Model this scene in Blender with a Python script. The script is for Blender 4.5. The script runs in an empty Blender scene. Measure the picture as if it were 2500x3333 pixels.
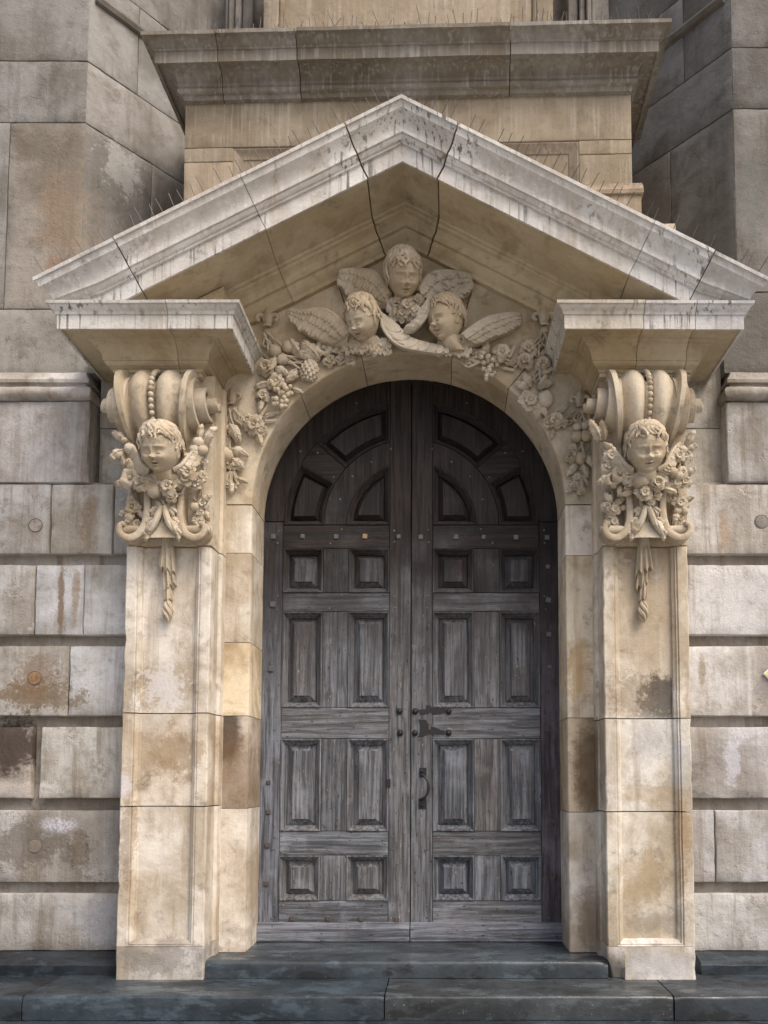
import bpy, bmesh, math, random
import numpy as np
from mathutils import Vector, Matrix, noise, Euler

# ------------------------------------------------------------------ camera, sky, sun, exposure
SC = bpy.context.scene
COL = SC.collection
R = math.radians
cam = bpy.data.cameras.new('camera')
camo = bpy.data.objects.new('camera', cam)
COL.objects.link(camo)
cam.sensor_fit = 'HORIZONTAL'
cam.sensor_width = 36.0
cam.lens = 39.06
cam.shift_x = -0.0787
cam.shift_y = 0.2709
cam.clip_start = 0.05
cam.clip_end = 600.0
camo.location = (0.28, -6.65, 1.37)
camo.rotation_euler = (R(90 + 3.96), 0, 0)
SC.camera = camo

SUN_EL, SUN_AZ = 52.0, 44.0        # elevation; azimuth to the right of the wall's normal (street side)
world = bpy.data.worlds.new('World')
SC.world = world
world.use_nodes = True
wn = world.node_tree
wn.nodes.clear()
sky = wn.nodes.new('ShaderNodeTexSky')
sky.sky_type = 'NISHITA'
sky.sun_disc = False
sky.sun_elevation = R(SUN_EL)
sky.sun_rotation = R(180 - SUN_AZ)
sky.air_density = 1.0
sky.dust_density = 6.0
sky.ozone_density = 1.0
bg = wn.nodes.new('ShaderNodeBackground')
bg.inputs['Strength'].default_value = 0.15
wo = wn.nodes.new('ShaderNodeOutputWorld')
wn.links.new(sky.outputs[0], bg.inputs[0])
wn.links.new(bg.outputs[0], wo.inputs[0])

sl = bpy.data.lights.new('sun', 'SUN')
sl.energy = 1.5
sl.angle = R(28)
sl.color = (1.0, 0.95, 0.88)
so = bpy.data.objects.new('sun', sl)
COL.objects.link(so)
sd = Vector((math.sin(R(SUN_AZ)) * math.cos(R(SUN_EL)), -math.cos(R(SUN_AZ)) * math.cos(R(SUN_EL)), math.sin(R(SUN_EL))))
so.rotation_euler = sd.to_track_quat('Z', 'Y').to_euler()
so.location = sd * 30

SC.view_settings.view_transform = 'Standard'
SC.view_settings.look = 'None'
SC.view_settings.gamma = 1.0
SC.view_settings.exposure = 0.42
SC.view_settings.use_curve_mapping = False
SC.cycles.max_bounces = 6
SC.cycles.diffuse_bounces = 4

# ------------------------------------------------------------------ materials
class NT:
    def __init__(s, name):
        s.m = bpy.data.materials.new(name)
        s.m.use_nodes = True
        s.t = s.m.node_tree
        s.bsdf = s.t.nodes['Principled BSDF']
    def n(s, typ, **kw):
        nd = s.t.nodes.new(typ)
        for k, v in kw.items():
            setattr(nd, k, v)
        return nd
    def put(s, sock, v):
        if hasattr(v, 'is_linked') or isinstance(v, bpy.types.NodeSocket):
            s.t.links.new(v, sock)
        elif isinstance(v, (tuple, list)) and len(v) == 3 and sock.type == 'RGBA':
            sock.default_value = (*v, 1)
        else:
            sock.default_value = v
    def math(s, op, a, b=0.0, clamp=False):
        nd = s.n('ShaderNodeMath', operation=op, use_clamp=clamp)
        s.put(nd.inputs[0], a); s.put(nd.inputs[1], b)
        return nd.outputs[0]
    def vmath(s, op, a, b):
        nd = s.n('ShaderNodeVectorMath', operation=op)
        s.put(nd.inputs[0], a); s.put(nd.inputs[1], b)
        return nd.outputs[0]
    def noise(s, vec, scale, detail=5, rough=0.6, dist=0.0):
        nd = s.n('ShaderNodeTexNoise')
        s.put(nd.inputs['Vector'], vec)
        nd.inputs['Scale'].default_value = scale
        nd.inputs['Detail'].default_value = detail
        nd.inputs['Roughness'].default_value = rough
        nd.inputs['Distortion'].default_value = dist
        return nd.outputs[0]
    def voro(s, vec, scale, feature='F1'):
        nd = s.n('ShaderNodeTexVoronoi', feature=feature)
        s.put(nd.inputs['Vector'], vec)
        nd.inputs['Scale'].default_value = scale
        return nd.outputs['Distance']
    def step(s, v, lo, hi, a=0.0, b=1.0):
        nd = s.n('ShaderNodeMapRange', interpolation_type='SMOOTHSTEP')
        s.put(nd.inputs[0], v)
        nd.inputs[1].default_value = lo; nd.inputs[2].default_value = hi
        nd.inputs[3].default_value = a; nd.inputs[4].default_value = b
        return nd.outputs[0]
    def mix(s, f, a, b, mode='MIX'):
        nd = s.n('ShaderNodeMix', data_type='RGBA', blend_type=mode)
        s.put(nd.inputs[0], f); s.put(nd.inputs[6], a); s.put(nd.inputs[7], b)
        return nd.outputs[2]
    def pos(s):
        return s.n('ShaderNodeNewGeometry').outputs['Position']
    def info(s):
        return s.n('ShaderNodeObjectInfo')
    def bump(s, h, strength, dist=0.01, prev=None):
        nd = s.n('ShaderNodeBump')
        nd.inputs['Strength'].default_value = strength
        nd.inputs['Distance'].default_value = dist
        s.put(nd.inputs['Height'], h)
        if prev is not None:
            s.t.links.new(prev, nd.inputs['Normal'])
        return nd.outputs[0]
    def sep(s, v):
        nd = s.n('ShaderNodeSeparateXYZ'); s.put(nd.inputs[0], v)
        return nd.outputs
    def comb(s, x, y, z):
        nd = s.n('ShaderNodeCombineXYZ')
        s.put(nd.inputs[0], x); s.put(nd.inputs[1], y); s.put(nd.inputs[2], z)
        return nd.outputs[0]


def stone_mat(name, base, pale, brown, grime, patch=0.5, streak=0.35, grimeamt=0.35, pit=0.5, white=0.0,
              rough=0.85, stains=(), runs=0.0, speck=0.25, crack=0.0):
    t = NT(name)
    p = t.pos()
    inf = t.info()
    rnd = inf.outputs['Random']
    off = t.comb(t.math('MULTIPLY', rnd, 37.0), t.math('MULTIPLY', rnd, 11.0), t.math('MULTIPLY', rnd, 23.0))
    q = t.vmath('ADD', p, off)
    n1 = t.noise(q, 1.3, 5, 0.62, 0.3)
    n2 = t.noise(q, 3.7, 6, 0.65, 0.4)
    n3 = t.noise(q, 19.0, 5, 0.7)
    nf = t.noise(p, 120.0, 3, 0.6)
    sv = t.vmath('MULTIPLY', q, (6.0, 6.0, 0.45))
    ns = t.noise(sv, 1.0, 5, 0.65, 0.2)
    sv2 = t.vmath('MULTIPLY', q, (34.0, 34.0, 1.3))
    ns2 = t.noise(sv2, 1.0, 3, 0.6)
    c = t.mix(t.step(n1, 0.40, 0.62), base, pale)
    c = t.mix(t.math('MULTIPLY', t.step(n2, 0.50, 0.68), patch), c, brown)
    c = t.mix(t.math('MULTIPLY', t.step(ns, 0.52, 0.70), streak), c, pale)
    c = t.mix(t.math('MULTIPLY', t.step(ns, 0.47, 0.33), streak), c, brown)
    g = t.math('MULTIPLY', t.step(n2, 0.46, 0.30), t.step(n3, 0.38, 0.62))
    c = t.mix(t.math('MULTIPLY', g, grimeamt), c, grime)
    if runs > 0:
        rr = t.math('MULTIPLY', t.step(ns2, 0.50, 0.66), t.step(n2, 0.36, 0.58))
        c = t.mix(t.math('MULTIPLY', rr, runs), c, (0.62, 0.61, 0.60))
        rd = t.math('MULTIPLY', t.step(ns2, 0.46, 0.34), t.step(n1, 0.40, 0.60))
        c = t.mix(t.math('MULTIPLY', rd, runs), c, grime)
    if white > 0:
        w = t.math('MULTIPLY', t.step(n2, 0.56, 0.66), t.step(n3, 0.42, 0.55))
        c = t.mix(t.math('MULTIPLY', w, white), c, (0.66, 0.66, 0.68))
    xyz = t.sep(p)
    nn = t.noise(p, 7.0, 6, 0.74)
    if stains: nn2 = t.noise(p, 38.0, 5, 0.7)
    for st in stains:
        (sx, sz, rx, rz, colr, amt, ragged) = st[:7]
        dx = t.math('DIVIDE', t.math('SUBTRACT', xyz[0], sx), rx)
        dz = t.math('DIVIDE', t.math('SUBTRACT', xyz[2], sz), rz)
        d = t.math('SQRT', t.math('ADD', t.math('MULTIPLY', dx, dx), t.math('MULTIPLY', dz, dz)))
        d = t.math('ADD', d, t.math('MULTIPLY', t.math('SUBTRACT', nn, 0.5), ragged * 2.6))
        d = t.math('ADD', d, t.math('MULTIPLY', t.math('SUBTRACT', nn2, 0.5), ragged * 1.3))
        k = t.math('MULTIPLY', t.step(d, 1.0, 0.5), amt)
        if len(st) > 7:                      # a stain that stops at the stone's joints
            for op, ax, lim in st[7]:
                k = t.math('MULTIPLY', k, t.math(op, xyz[ax], lim))
        c = t.mix(k, c, colr)
    ck = None
    if crack > 0:
        wv = t.vmath('ADD', q, t.vmath('MULTIPLY', t.comb(n3, n2, n1), (0.10, 0.10, 0.35)))
        ed = t.voro(wv, 0.9, 'DISTANCE_TO_EDGE')
        ck = t.math('MULTIPLY', t.step(ed, 0.006, 0.0015), t.step(n1, 0.50, 0.56))
        c = t.mix(t.math('MULTIPLY', ck, crack), c, (0.03, 0.026, 0.022))
    # grain and per-stone value
    k = t.math('ADD', t.math('MULTIPLY', nf, speck), t.math('MULTIPLY', n3, speck * 1.3))
    k = t.math('ADD', k, 1.0 - speck * 1.15)
    k = t.math('MULTIPLY', k, t.math('ADD', t.math('MULTIPLY', rnd, 0.18), 0.91))
    c = t.mix(1.0, c, t.comb(k, k, k), 'MULTIPLY')
    c = t.mix(1.0, c, inf.outputs['Color'], 'MULTIPLY')
    t.put(t.bsdf.inputs['Base Color'], c)
    t.bsdf.inputs['Roughness'].default_value = rough
    t.bsdf.inputs['Specular IOR Level'].default_value = 0.25
    # relief: coarse weathering, grain and pits
    pv = t.voro(t.vmath('ADD', q, t.vmath('MULTIPLY', t.comb(n3, n2, n3), (0.03, 0.03, 0.03))), 26.0)
    pits = t.math('SUBTRACT', 1.0, t.math('MULTIPLY', t.step(pv, 0.30, 0.03), t.step(n2, 0.46, 0.60)))
    h = t.math('ADD', t.math('MULTIPLY', n3, 0.9), t.math('MULTIPLY', nf, 0.35))
    h = t.math('ADD', h, t.math('MULTIPLY', pits, pit * 0.6))
    h = t.math('ADD', h, t.math('MULTIPLY', n2, 1.2))
    if ck is not None: h = t.math('SUBTRACT', h, t.math('MULTIPLY', ck, 0.8))
    t.put(t.bsdf.inputs['Normal'], t.bump(h, 0.55 * (0.6 + pit), 0.012))
    return t.m


# stains that belong to the stones themselves: soot blooms, damp patches, lime scars
WARM_ST = [
    (1.95, 1.97, 0.24, 0.24, (0.050, 0.044, 0.040), 0.85, 0.75, [('GREATER_THAN', 2, 1.824), ('LESS_THAN', 0, 2.026)]),
    (1.72, 2.0, 0.2, 0.22, (0.20, 0.15, 0.10), 0.55, 0.9, [('GREATER_THAN', 2, 1.824)]),
    (1.46, 1.42, 0.20, 0.50, (0.13, 0.085, 0.048), 0.75, 0.35, [('LESS_THAN', 2, 1.85), ('GREATER_THAN', 2, 1.10), ('LESS_THAN', 0, 1.485)]),
    (-1.47, 1.74, 0.17, 0.34, (0.045, 0.032, 0.026), 0.85, 0.30, [('LESS_THAN', 2, 1.866), ('GREATER_THAN', 0, -1.488)]),
    (-1.40, 1.36, 0.22, 0.50, (0.20, 0.135, 0.085), 0.6, 0.5, [('GREATER_THAN', 2, 1.13), ('LESS_THAN', 2, 1.866), ('GREATER_THAN', 0, -1.488)]),
    (-1.88, 2.05, 0.20, 0.24, (0.62, 0.61, 0.62), 0.65, 1.3),
    (-1.76, 1.55, 0.26, 0.20, (0.26, 0.18, 0.10), 0.55, 1.2),
    (-1.95, 1.80, 0.20, 0.12, (0.58, 0.56, 0.53), 0.5, 1.3),
    (-2.13, 1.30, 0.06, 0.10, (0.66, 0.66, 0.72), 0.8, 1.0),
    (-2.10, 0.92, 0.09, 0.40, (0.22, 0.15, 0.09), 0.55, 1.1),
    (1.85, 1.24, 0.34, 0.10, (0.30, 0.20, 0.10), 0.45, 0.8, [('GREATER_THAN', 2, 1.114)]),
    (1.80, 0.62, 0.26, 0.22, (0.34, 0.25, 0.14), 0.45, 1.2),
    (1.90, 0.30, 0.30, 0.12, (0.17, 0.155, 0.14), 0.30, 1.3),
    (1.88, 1.66, 0.22, 0.22, (0.42, 0.42, 0.42), 0.45, 1.3),
    (2.08, 1.45, 0.10, 0.22, (0.40, 0.40, 0.40), 0.5, 1.0),
    (2.08, 0.95, 0.08, 0.35, (0.30, 0.19, 0.10), 0.55, 1.0),
    (1.36, 2.25, 0.12, 0.30, (0.44, 0.27, 0.10), 0.45, 1.2),
    (1.44, 0.26, 0.14, 0.30, (0.18, 0.12, 0.07), 0.55, 0.6, [('LESS_THAN', 0, 1.485)]),
    (-1.80, 0.02, 0.45, 0.16, (0.25, 0.23, 0.21), 0.6, 1.2),
    (1.84, -0.02, 0.40, 0.12, (0.42, 0.41, 0.41), 0.5, 1.1),
]
WALL_ST = [
    (-2.98, 2.02, 0.42, 0.16, (0.13, 0.085, 0.035), 0.7, 1.2),
    (-3.00, 2.17, 0.20, 0.24, (0.19, 0.12, 0.07), 0.55, 1.1),
    (-3.22, 1.62, 0.42, 0.28, (0.050, 0.036, 0.028), 0.9, 0.6, [('LESS_THAN', 0, -3.01)]),
    (-3.10, 1.27, 0.36, 0.09, (0.56, 0.55, 0.54), 0.6, 1.0),
    (-2.80, 0.98, 0.20, 0.075, (0.66, 0.66, 0.74), 0.95, 1.5),
    (-3.05, 0.85, 0.55, 0.22, (0.14, 0.115, 0.09), 0.7, 1.1),
    (-2.62, 0.80, 0.10, 0.22, (0.15, 0.11, 0.08), 0.6, 1.0),
    (-2.82, 2.80, 0.035, 0.34, (0.16, 0.10, 0.05), 0.8, 0.6),
    (-2.70, 2.85, 0.04, 0.28, (0.24, 0.16, 0.08), 0.6, 0.8),
    (-2.60, 3.45, 0.10, 0.30, (0.20, 0.14, 0.08), 0.45, 0.8),
    (2.55, 3.35, 0.05, 0.26, (0.30, 0.20, 0.12), 0.55, 0.7),
    (2.35, 2.22, 0.035, 0.22, (0.20, 0.15, 0.09), 0.6, 0.7),
    (2.58, 1.50, 0.08, 0.24, (0.60, 0.61, 0.68), 0.5, 0.9),
    (2.86, 2.12, 0.10, 0.16, (0.16, 0.15, 0.15), 0.5, 1.0),
    (-2.42, 0.25, 0.25, 0.22, (0.42, 0.43, 0.48), 0.45, 1.2),
]
UPPER_ST = [
    (-2.96, 5.62, 0.11, 0.15, (0.20, 0.12, 0.075), 0.75, 0.9),
    (-2.92, 6.0, 0.30, 0.5, (0.25, 0.185, 0.13), 0.45, 1.2),
    (-3.15, 6.7, 0.25, 0.2, (0.12, 0.11, 0.085), 0.6, 1.2),
    (-2.55, 6.7, 0.14, 0.25, (0.42, 0.41, 0.39), 0.5, 1.2),
    (2.85, 6.2, 0.14, 0.5, (0.16, 0.17, 0.155), 0.6, 1.2),
]
LIME = dict(base=(0.40, 0.34, 0.262), pale=(0.66, 0.625, 0.57), brown=(0.235, 0.17, 0.105), grime=(0.15, 0.125, 0.10))
M_WARM = stone_mat('limestone_warm', **LIME, patch=0.60, streak=0.45, grimeamt=0.70, pit=0.35, white=0.3, stains=WARM_ST)
M_CARVE = stone_mat('limestone_carved', (0.42, 0.345, 0.245), (0.54, 0.47, 0.37), (0.26, 0.185, 0.11), (0.085, 0.066, 0.047),
                    patch=0.5, streak=0.2, grimeamt=0.65, pit=0.5, speck=0.3)
M_SOFT = stone_mat('limestone_sheltered', (0.42, 0.345, 0.225), (0.50, 0.43, 0.31), (0.27, 0.20, 0.115), (0.10, 0.082, 0.06),
                   patch=0.55, streak=0.2, grimeamt=0.6, pit=0.2, speck=0.25)
M_WASH = stone_mat('limestone_rainwashed', (0.52, 0.495, 0.46), (0.68, 0.67, 0.65), (0.37, 0.295, 0.215), (0.085, 0.076, 0.068),
                   patch=0.45, streak=0.35, grimeamt=0.7, pit=0.6, runs=0.85, white=0.8)
M_WALL = stone_mat('limestone_wall', (0.30, 0.28, 0.25), (0.49, 0.485, 0.475), (0.19, 0.157, 0.118), (0.070, 0.062, 0.055),
                   patch=0.60, streak=0.65, grimeamt=0.55, pit=0.8, white=0.30, runs=0.15, stains=WALL_ST, speck=0.32)
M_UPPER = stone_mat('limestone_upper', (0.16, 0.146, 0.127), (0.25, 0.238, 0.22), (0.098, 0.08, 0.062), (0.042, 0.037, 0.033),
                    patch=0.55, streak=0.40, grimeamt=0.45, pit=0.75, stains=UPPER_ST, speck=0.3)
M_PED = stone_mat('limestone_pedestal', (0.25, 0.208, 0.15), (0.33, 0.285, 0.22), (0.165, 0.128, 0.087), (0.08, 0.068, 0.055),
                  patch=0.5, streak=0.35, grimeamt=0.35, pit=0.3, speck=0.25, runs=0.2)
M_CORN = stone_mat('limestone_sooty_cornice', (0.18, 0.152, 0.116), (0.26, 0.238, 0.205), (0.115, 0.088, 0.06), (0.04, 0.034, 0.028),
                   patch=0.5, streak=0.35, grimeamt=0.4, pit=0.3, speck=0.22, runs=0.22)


def wood_mat(name, axis):
    t = NT(name)
    p = t.pos()
    inf = t.info()
    rnd = inf.outputs['Random']
    off = t.comb(t.math('MULTIPLY', rnd, 31.0), t.math('MULTIPLY', rnd, 17.0), t.math('MULTIPLY', rnd, 43.0))
    q = t.vmath('ADD', p, off)
    sc = {'z': (1.0, 1.0, 0.045), 'x': (0.045, 1.0, 1.0)}[axis]
    g = t.vmath('MULTIPLY', q, sc)
    wob = t.noise(q, 3.0, 3, 0.5)
    g = t.vmath('ADD', g, t.vmath('MULTIPLY', t.comb(wob, wob, wob), (0.02, 0.02, 0.02)))
    g1 = t.noise(g, 150.0, 4, 0.65)
    g2 = t.noise(g, 40.0, 4, 0.6)
    n1 = t.noise(q, 2.2, 5, 0.6)
    n2 = t.noise(q, 8.0, 5, 0.65)
    z = t.sep(p)[2]
    # silvered by rain low down, old brown finish kept higher up; the border between is ragged
    wz = t.math('ADD', z, t.math('MULTIPLY', t.math('SUBTRACT', n1, 0.5), 3.2))
    wz = t.math('ADD', wz, t.math('MULTIPLY', t.math('SUBTRACT', g2, 0.5), 1.2))
    kept = t.step(wz, 1.8, 3.7)
    grey = t.mix(t.step(g2, 0.35, 0.68), (0.060, 0.063, 0.070), (0.20, 0.212, 0.235))
    grey = t.mix(t.math('MULTIPLY', t.step(n2, 0.45, 0.74), 0.55), grey, (0.088, 0.070, 0.054))
    grey = t.mix(t.math('MULTIPLY', t.step(n1, 0.52, 0.70), 0.38), grey, (0.36, 0.39, 0.44))
    brown = t.mix(t.step(g2, 0.35, 0.65), (0.007, 0.0052, 0.0046), (0.033, 0.0235, 0.0195))
    c = t.mix(kept, grey, brown)
    # open checks in the grain and worm specks
    c = t.mix(t.math('MULTIPLY', t.step(g1, 0.44, 0.32), 0.6), c, (0.022, 0.020, 0.020))
    sp = t.noise(t.vmath('MULTIPLY', q, {'z': (1, 1, 0.35), 'x': (0.35, 1, 1)}[axis]), 55.0, 2, 0.5)
    c = t.mix(t.math('MULTIPLY', t.step(sp, 0.66, 0.72), 0.8), c, (0.018, 0.016, 0.016))
    c = t.mix(t.math('MULTIPLY', t.math('MULTIPLY', t.math('MULTIPLY', t.step(sp, 0.34, 0.30), t.step(n2, 0.52, 0.62)), 0.5), t.math('SUBTRACT', 1.0, kept)), c, (0.40, 0.40, 0.41))
    c = t.mix(1.0, c, inf.outputs['Color'], 'MULTIPLY')
    t.put(t.bsdf.inputs['Base Color'], c)
    t.put(t.bsdf.inputs['Roughness'], t.step(n1, 0.3, 0.7, 0.66, 0.5))
    t.bsdf.inputs['Specular IOR Level'].default_value = 0.28
    h = t.math('ADD', t.math('MULTIPLY', g1, 1.0), t.math('MULTIPLY', g2, 0.8))
    h = t.math('ADD', h, t.math('MULTIPLY', t.step(sp, 0.72, 0.66), 0.5))
    t.put(t.bsdf.inputs['Normal'], t.bump(h, 0.8, 0.008))
    return t.m


M_OAKV = wood_mat('oak_upright_grain', 'z')
M_OAKH = wood_mat('oak_level_grain', 'x')


def slate_mat():
    t = NT('slate')
    p = t.pos()
    inf = t.info()
    n1 = t.noise(p, 1.7, 6, 0.68, 0.1)
    n2 = t.noise(t.vmath('MULTIPLY', p, (1.0, 2.2, 2.6)), 2.4, 7, 0.66, 0.15)
    n3 = t.noise(p, 40.0, 4, 0.65)
    c = t.mix(t.step(n1, 0.35, 0.65), (0.021, 0.025, 0.029), (0.050, 0.061, 0.071))
    c = t.mix(t.math('MULTIPLY', t.step(n2, 0.52, 0.62), 0.6), c, (0.095, 0.117, 0.133))
    c = t.mix(t.math('MULTIPLY', t.step(n2, 0.44, 0.36), 0.85), c, (0.011, 0.0115, 0.012))
    c = t.mix(t.math('MULTIPLY', t.step(n3, 0.62, 0.72), 0.35), c, (0.26, 0.27, 0.28))
    c = t.mix(1.0, c, inf.outputs['Color'], 'MULTIPLY')
    t.put(t.bsdf.inputs['Base Color'], c)
    t.put(t.bsdf.inputs['Roughness'], t.step(n2, 0.40, 0.60, 0.55, 0.22))
    h = t.math('ADD', t.math('MULTIPLY', n1, 1.5), t.math('MULTIPLY', n3, 0.35))
    t.put(t.bsdf.inputs['Normal'], t.bump(h, 0.5, 0.01))
    return t.m


M_SLATE = slate_mat()


def simple_mat(name, col, rough=0.5, metal=0.0, var=0.3, scale=30.0, bump=0.2):
    t = NT(name)
    p = t.pos()
    n1 = t.noise(p, scale, 4, 0.6)
    k = t.math('ADD', t.math('MULTIPLY', n1, var * 2), 1.0 - var)
    t.put(t.bsdf.inputs['Base Color'], t.mix(1.0, col, t.comb(k, k, k), 'MULTIPLY'))
    t.bsdf.inputs['Roughness'].default_value = rough
    t.bsdf.inputs['Metallic'].default_value = metal
    t.put(t.bsdf.inputs['Normal'], t.bump(n1, bump, 0.004))
    return t.m


M_IRON = simple_mat('black_iron', (0.022, 0.021, 0.022), 0.45, 0.3, 0.5, 60, 0.4)
M_RUST = simple_mat('worn_iron', (0.085, 0.070, 0.066), 0.6, 0.2, 0.5, 60, 0.4)
M_LEAD = simple_mat('weathered_iron_head', (0.105, 0.10, 0.10), 0.55, 0.2, 0.4, 60, 0.3)
M_WIRE = simple_mat('spike_wire', (0.075, 0.066, 0.058), 0.5, 0.3, 0.2, 20, 0.0)
M_YEL = simple_mat('yellow_enamel', (0.62, 0.56, 0.12), 0.4, 0.0, 0.1, 20, 0.0)
M_WHITE = simple_mat('white_enamel', (0.70, 0.72, 0.72), 0.4, 0.0, 0.1, 20, 0.0)
M_PAVE = simple_mat('pavement_stone', (0.30, 0.29, 0.27), 0.8, 0.0, 0.25, 3, 0.2)
M_MORTAR = simple_mat('dark_mortar', (0.13, 0.115, 0.095), 0.9, 0.0, 0.3, 25, 0.3)
M_BRASS = simple_mat('bare_copper_head', (0.34, 0.24, 0.13), 0.5, 0.4, 0.3, 40, 0.2)

# ------------------------------------------------------------------ object helpers
WL = {}


def fin(o, label=None, cat=None, group=None, kind=None):
    if label: o['label'] = label
    if cat: o['category'] = cat
    if group: o['group'] = group
    if kind: o['kind'] = kind
    return o


def thing(name, label, cat, loc, group=None):
    o = bpy.data.objects.new(name, None)
    COL.objects.link(o)
    o.empty_display_size = 0.2
    o.location = loc
    WL[o] = Vector(loc)
    return fin(o, label, cat, group)


def to_mesh(name, v, f, mats, smooth=True, ang=35, fm=None, recalc=True):
    me = bpy.data.meshes.new(name)
    me.from_pydata([tuple(a) for a in v], [], f)
    for m in mats:
        me.materials.append(m)
    if fm is not None:
        me.polygons.foreach_set('material_index', fm)
    if recalc:
        bm = bmesh.new(); bm.from_mesh(me)
        bmesh.ops.recalc_face_normals(bm, faces=bm.faces)
        bm.to_mesh(me); bm.free()
    if smooth:
        me.polygons.foreach_set('use_smooth', [True] * len(me.polygons))
        me.set_sharp_from_angle(angle=R(ang))
    me.update()
    return me


def part(name, v, f, mat, parent=None, smooth=True, ang=35, tint=None, fm=None, recalc=True):
    lo = [min(a[i] for a in v) for i in range(3)]
    hi = [max(a[i] for a in v) for i in range(3)]
    c = Vector([(lo[i] + hi[i]) / 2 for i in range(3)])
    mats = mat if isinstance(mat, (list, tuple)) else [mat]
    me = to_mesh(name, [(a[0] - c[0], a[1] - c[1], a[2] - c[2]) for a in v], f, mats, smooth, ang, fm, recalc)
    o = bpy.data.objects.new(name, me)
    COL.objects.link(o)
    WL[o] = c
    if parent is not None:
        o.parent = parent
        o.location = c - WL[parent]
    else:
        o.location = c
    if tint: o.color = (*tint, 1)
    return o


def inst(name, mesh, parent, loc, rot=(0, 0, 0), scale=1.0, tint=None):
    o = bpy.data.objects.new(name, mesh)
    COL.objects.link(o)
    WL[o] = Vector(loc)
    o.parent = parent
    o.location = Vector(loc) - (WL[parent] if parent is not None else Vector())
    o.rotation_euler = rot
    o.scale = (scale,) * 3 if not isinstance(scale, (tuple, list)) else scale
    if tint: o.color = (*tint, 1)
    return o


def nz(x, y, z):
    return noise.noise((x, y, z))


class MB:
    """collects pieces of one mesh"""
    def __init__(s):
        s.v = []; s.f = []; s.fm = []
    def add(s, v, f, M=None, m=0):
        k = len(s.v)
        s.v += [tuple(M @ Vector(a)) if M is not None else tuple(a) for a in v]
        s.f += [tuple(i + k for i in q) for q in f]
        s.fm += [m] * len(f)
        return s
    def part(s, name, mat, parent=None, **kw):
        return part(name, s.v, s.f, mat, parent, fm=s.fm if isinstance(mat, (list, tuple)) else None, **kw)
    def mesh(s, name, mat, **kw):
        wear = kw.pop('wear', 0.0)
        if wear: s.v = jit(s.v, wear, 5.0, len(s.v) * 0.37)
        return to_mesh(name, s.v, s.f, mat if isinstance(mat, (list, tuple)) else [mat], **kw)


def loft(rings, closed=True, cap0=True, cap1=True):
    n = len(rings[0])
    v = [p for r in rings for p in r]
    f = []
    for i in range(len(rings) - 1):
        for j in range(n if closed else n - 1):
            a, b = i * n + j, i * n + (j + 1) % n
            f.append((a, b, b + n, a + n))
    if closed and cap0: f.append(tuple(range(n))[::-1])
    if closed and cap1: f.append(tuple(range((len(rings) - 1) * n, len(rings) * n)))
    return v, f


def tube(path, rad, n=8, cap=True, flat=1.0, up=(0, -1, 0)):
    P = [Vector(p) for p in path]
    if not isinstance(rad, (list, tuple)): rad = [rad] * len(P)
    rings = []
    up = Vector(up)
    for i, p in enumerate(P):
        t = (P[min(i + 1, len(P) - 1)] - P[max(i - 1, 0)]).normalized()
        a = up - t * up.dot(t)
        if a.length < 1e-4: a = Vector((1, 0, 0)) - t * t.x
        a.normalize()
        b = t.cross(a)
        rings.append([p + (a * math.cos(2 * math.pi * k / n) * flat + b * math.sin(2 * math.pi * k / n)) * rad[i] for k in range(n)])
    return loft(rings, True, cap, cap)


def box(x0, x1, y0, y1, z0, z1):
    v = [(x, y, z) for x in (x0, x1) for y in (y0, y1) for z in (z0, z1)]
    f = [(0, 1, 3, 2), (4, 6, 7, 5), (0, 4, 5, 1), (2, 3, 7, 6), (0, 2, 6, 4), (1, 5, 7, 3)]
    return v, f


def bbox(x0, x1, y0, y1, z0, z1, b=0.004):
    """box with chamfered front (low y) edges"""
    def ring(d, y): return [(x0 + d, y, z0 + d), (x1 - d, y, z0 + d), (x1 - d, y, z1 - d), (x0 + d, y, z1 - d)]
    return loft([ring(0, y1), ring(0, y0 + b), ring(b, y0)])


def sphere(c, r, nu=10, nv=7, M=None):
    rx, ry, rz = (r, r, r) if not isinstance(r, (tuple, list)) else r
    v = [(c[0], c[1], c[2] + rz)]
    for i in range(1, nv):
        th = math.pi * i / nv
        for j in range(nu):
            ph = 2 * math.pi * j / nu
            v.append((c[0] + rx * math.sin(th) * math.cos(ph), c[1] + ry * math.sin(th) * math.sin(ph), c[2] + rz * math.cos(th)))
    v.append((c[0], c[1], c[2] - rz))
    f = [(0, 1 + j, 1 + (j + 1) % nu) for j in range(nu)]
    for i in range(nv - 2):
        for j in range(nu):
            a, b = 1 + i * nu + j, 1 + i * nu + (j + 1) % nu
            f.append((a, a + nu, b + nu, b))
    k = 1 + (nv - 2) * nu
    f += [(k + j, len(v) - 1, k + (j + 1) % nu) for j in range(nu)]
    return v, f


def arc(cx, cy, r, a0, a1, n):
    return [(cx + r * math.cos(R(a0 + (a1 - a0) * i / n)), cy + r * math.sin(R(a0 + (a1 - a0) * i / n))) for i in range(n + 1)]


SEED = [0]


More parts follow.
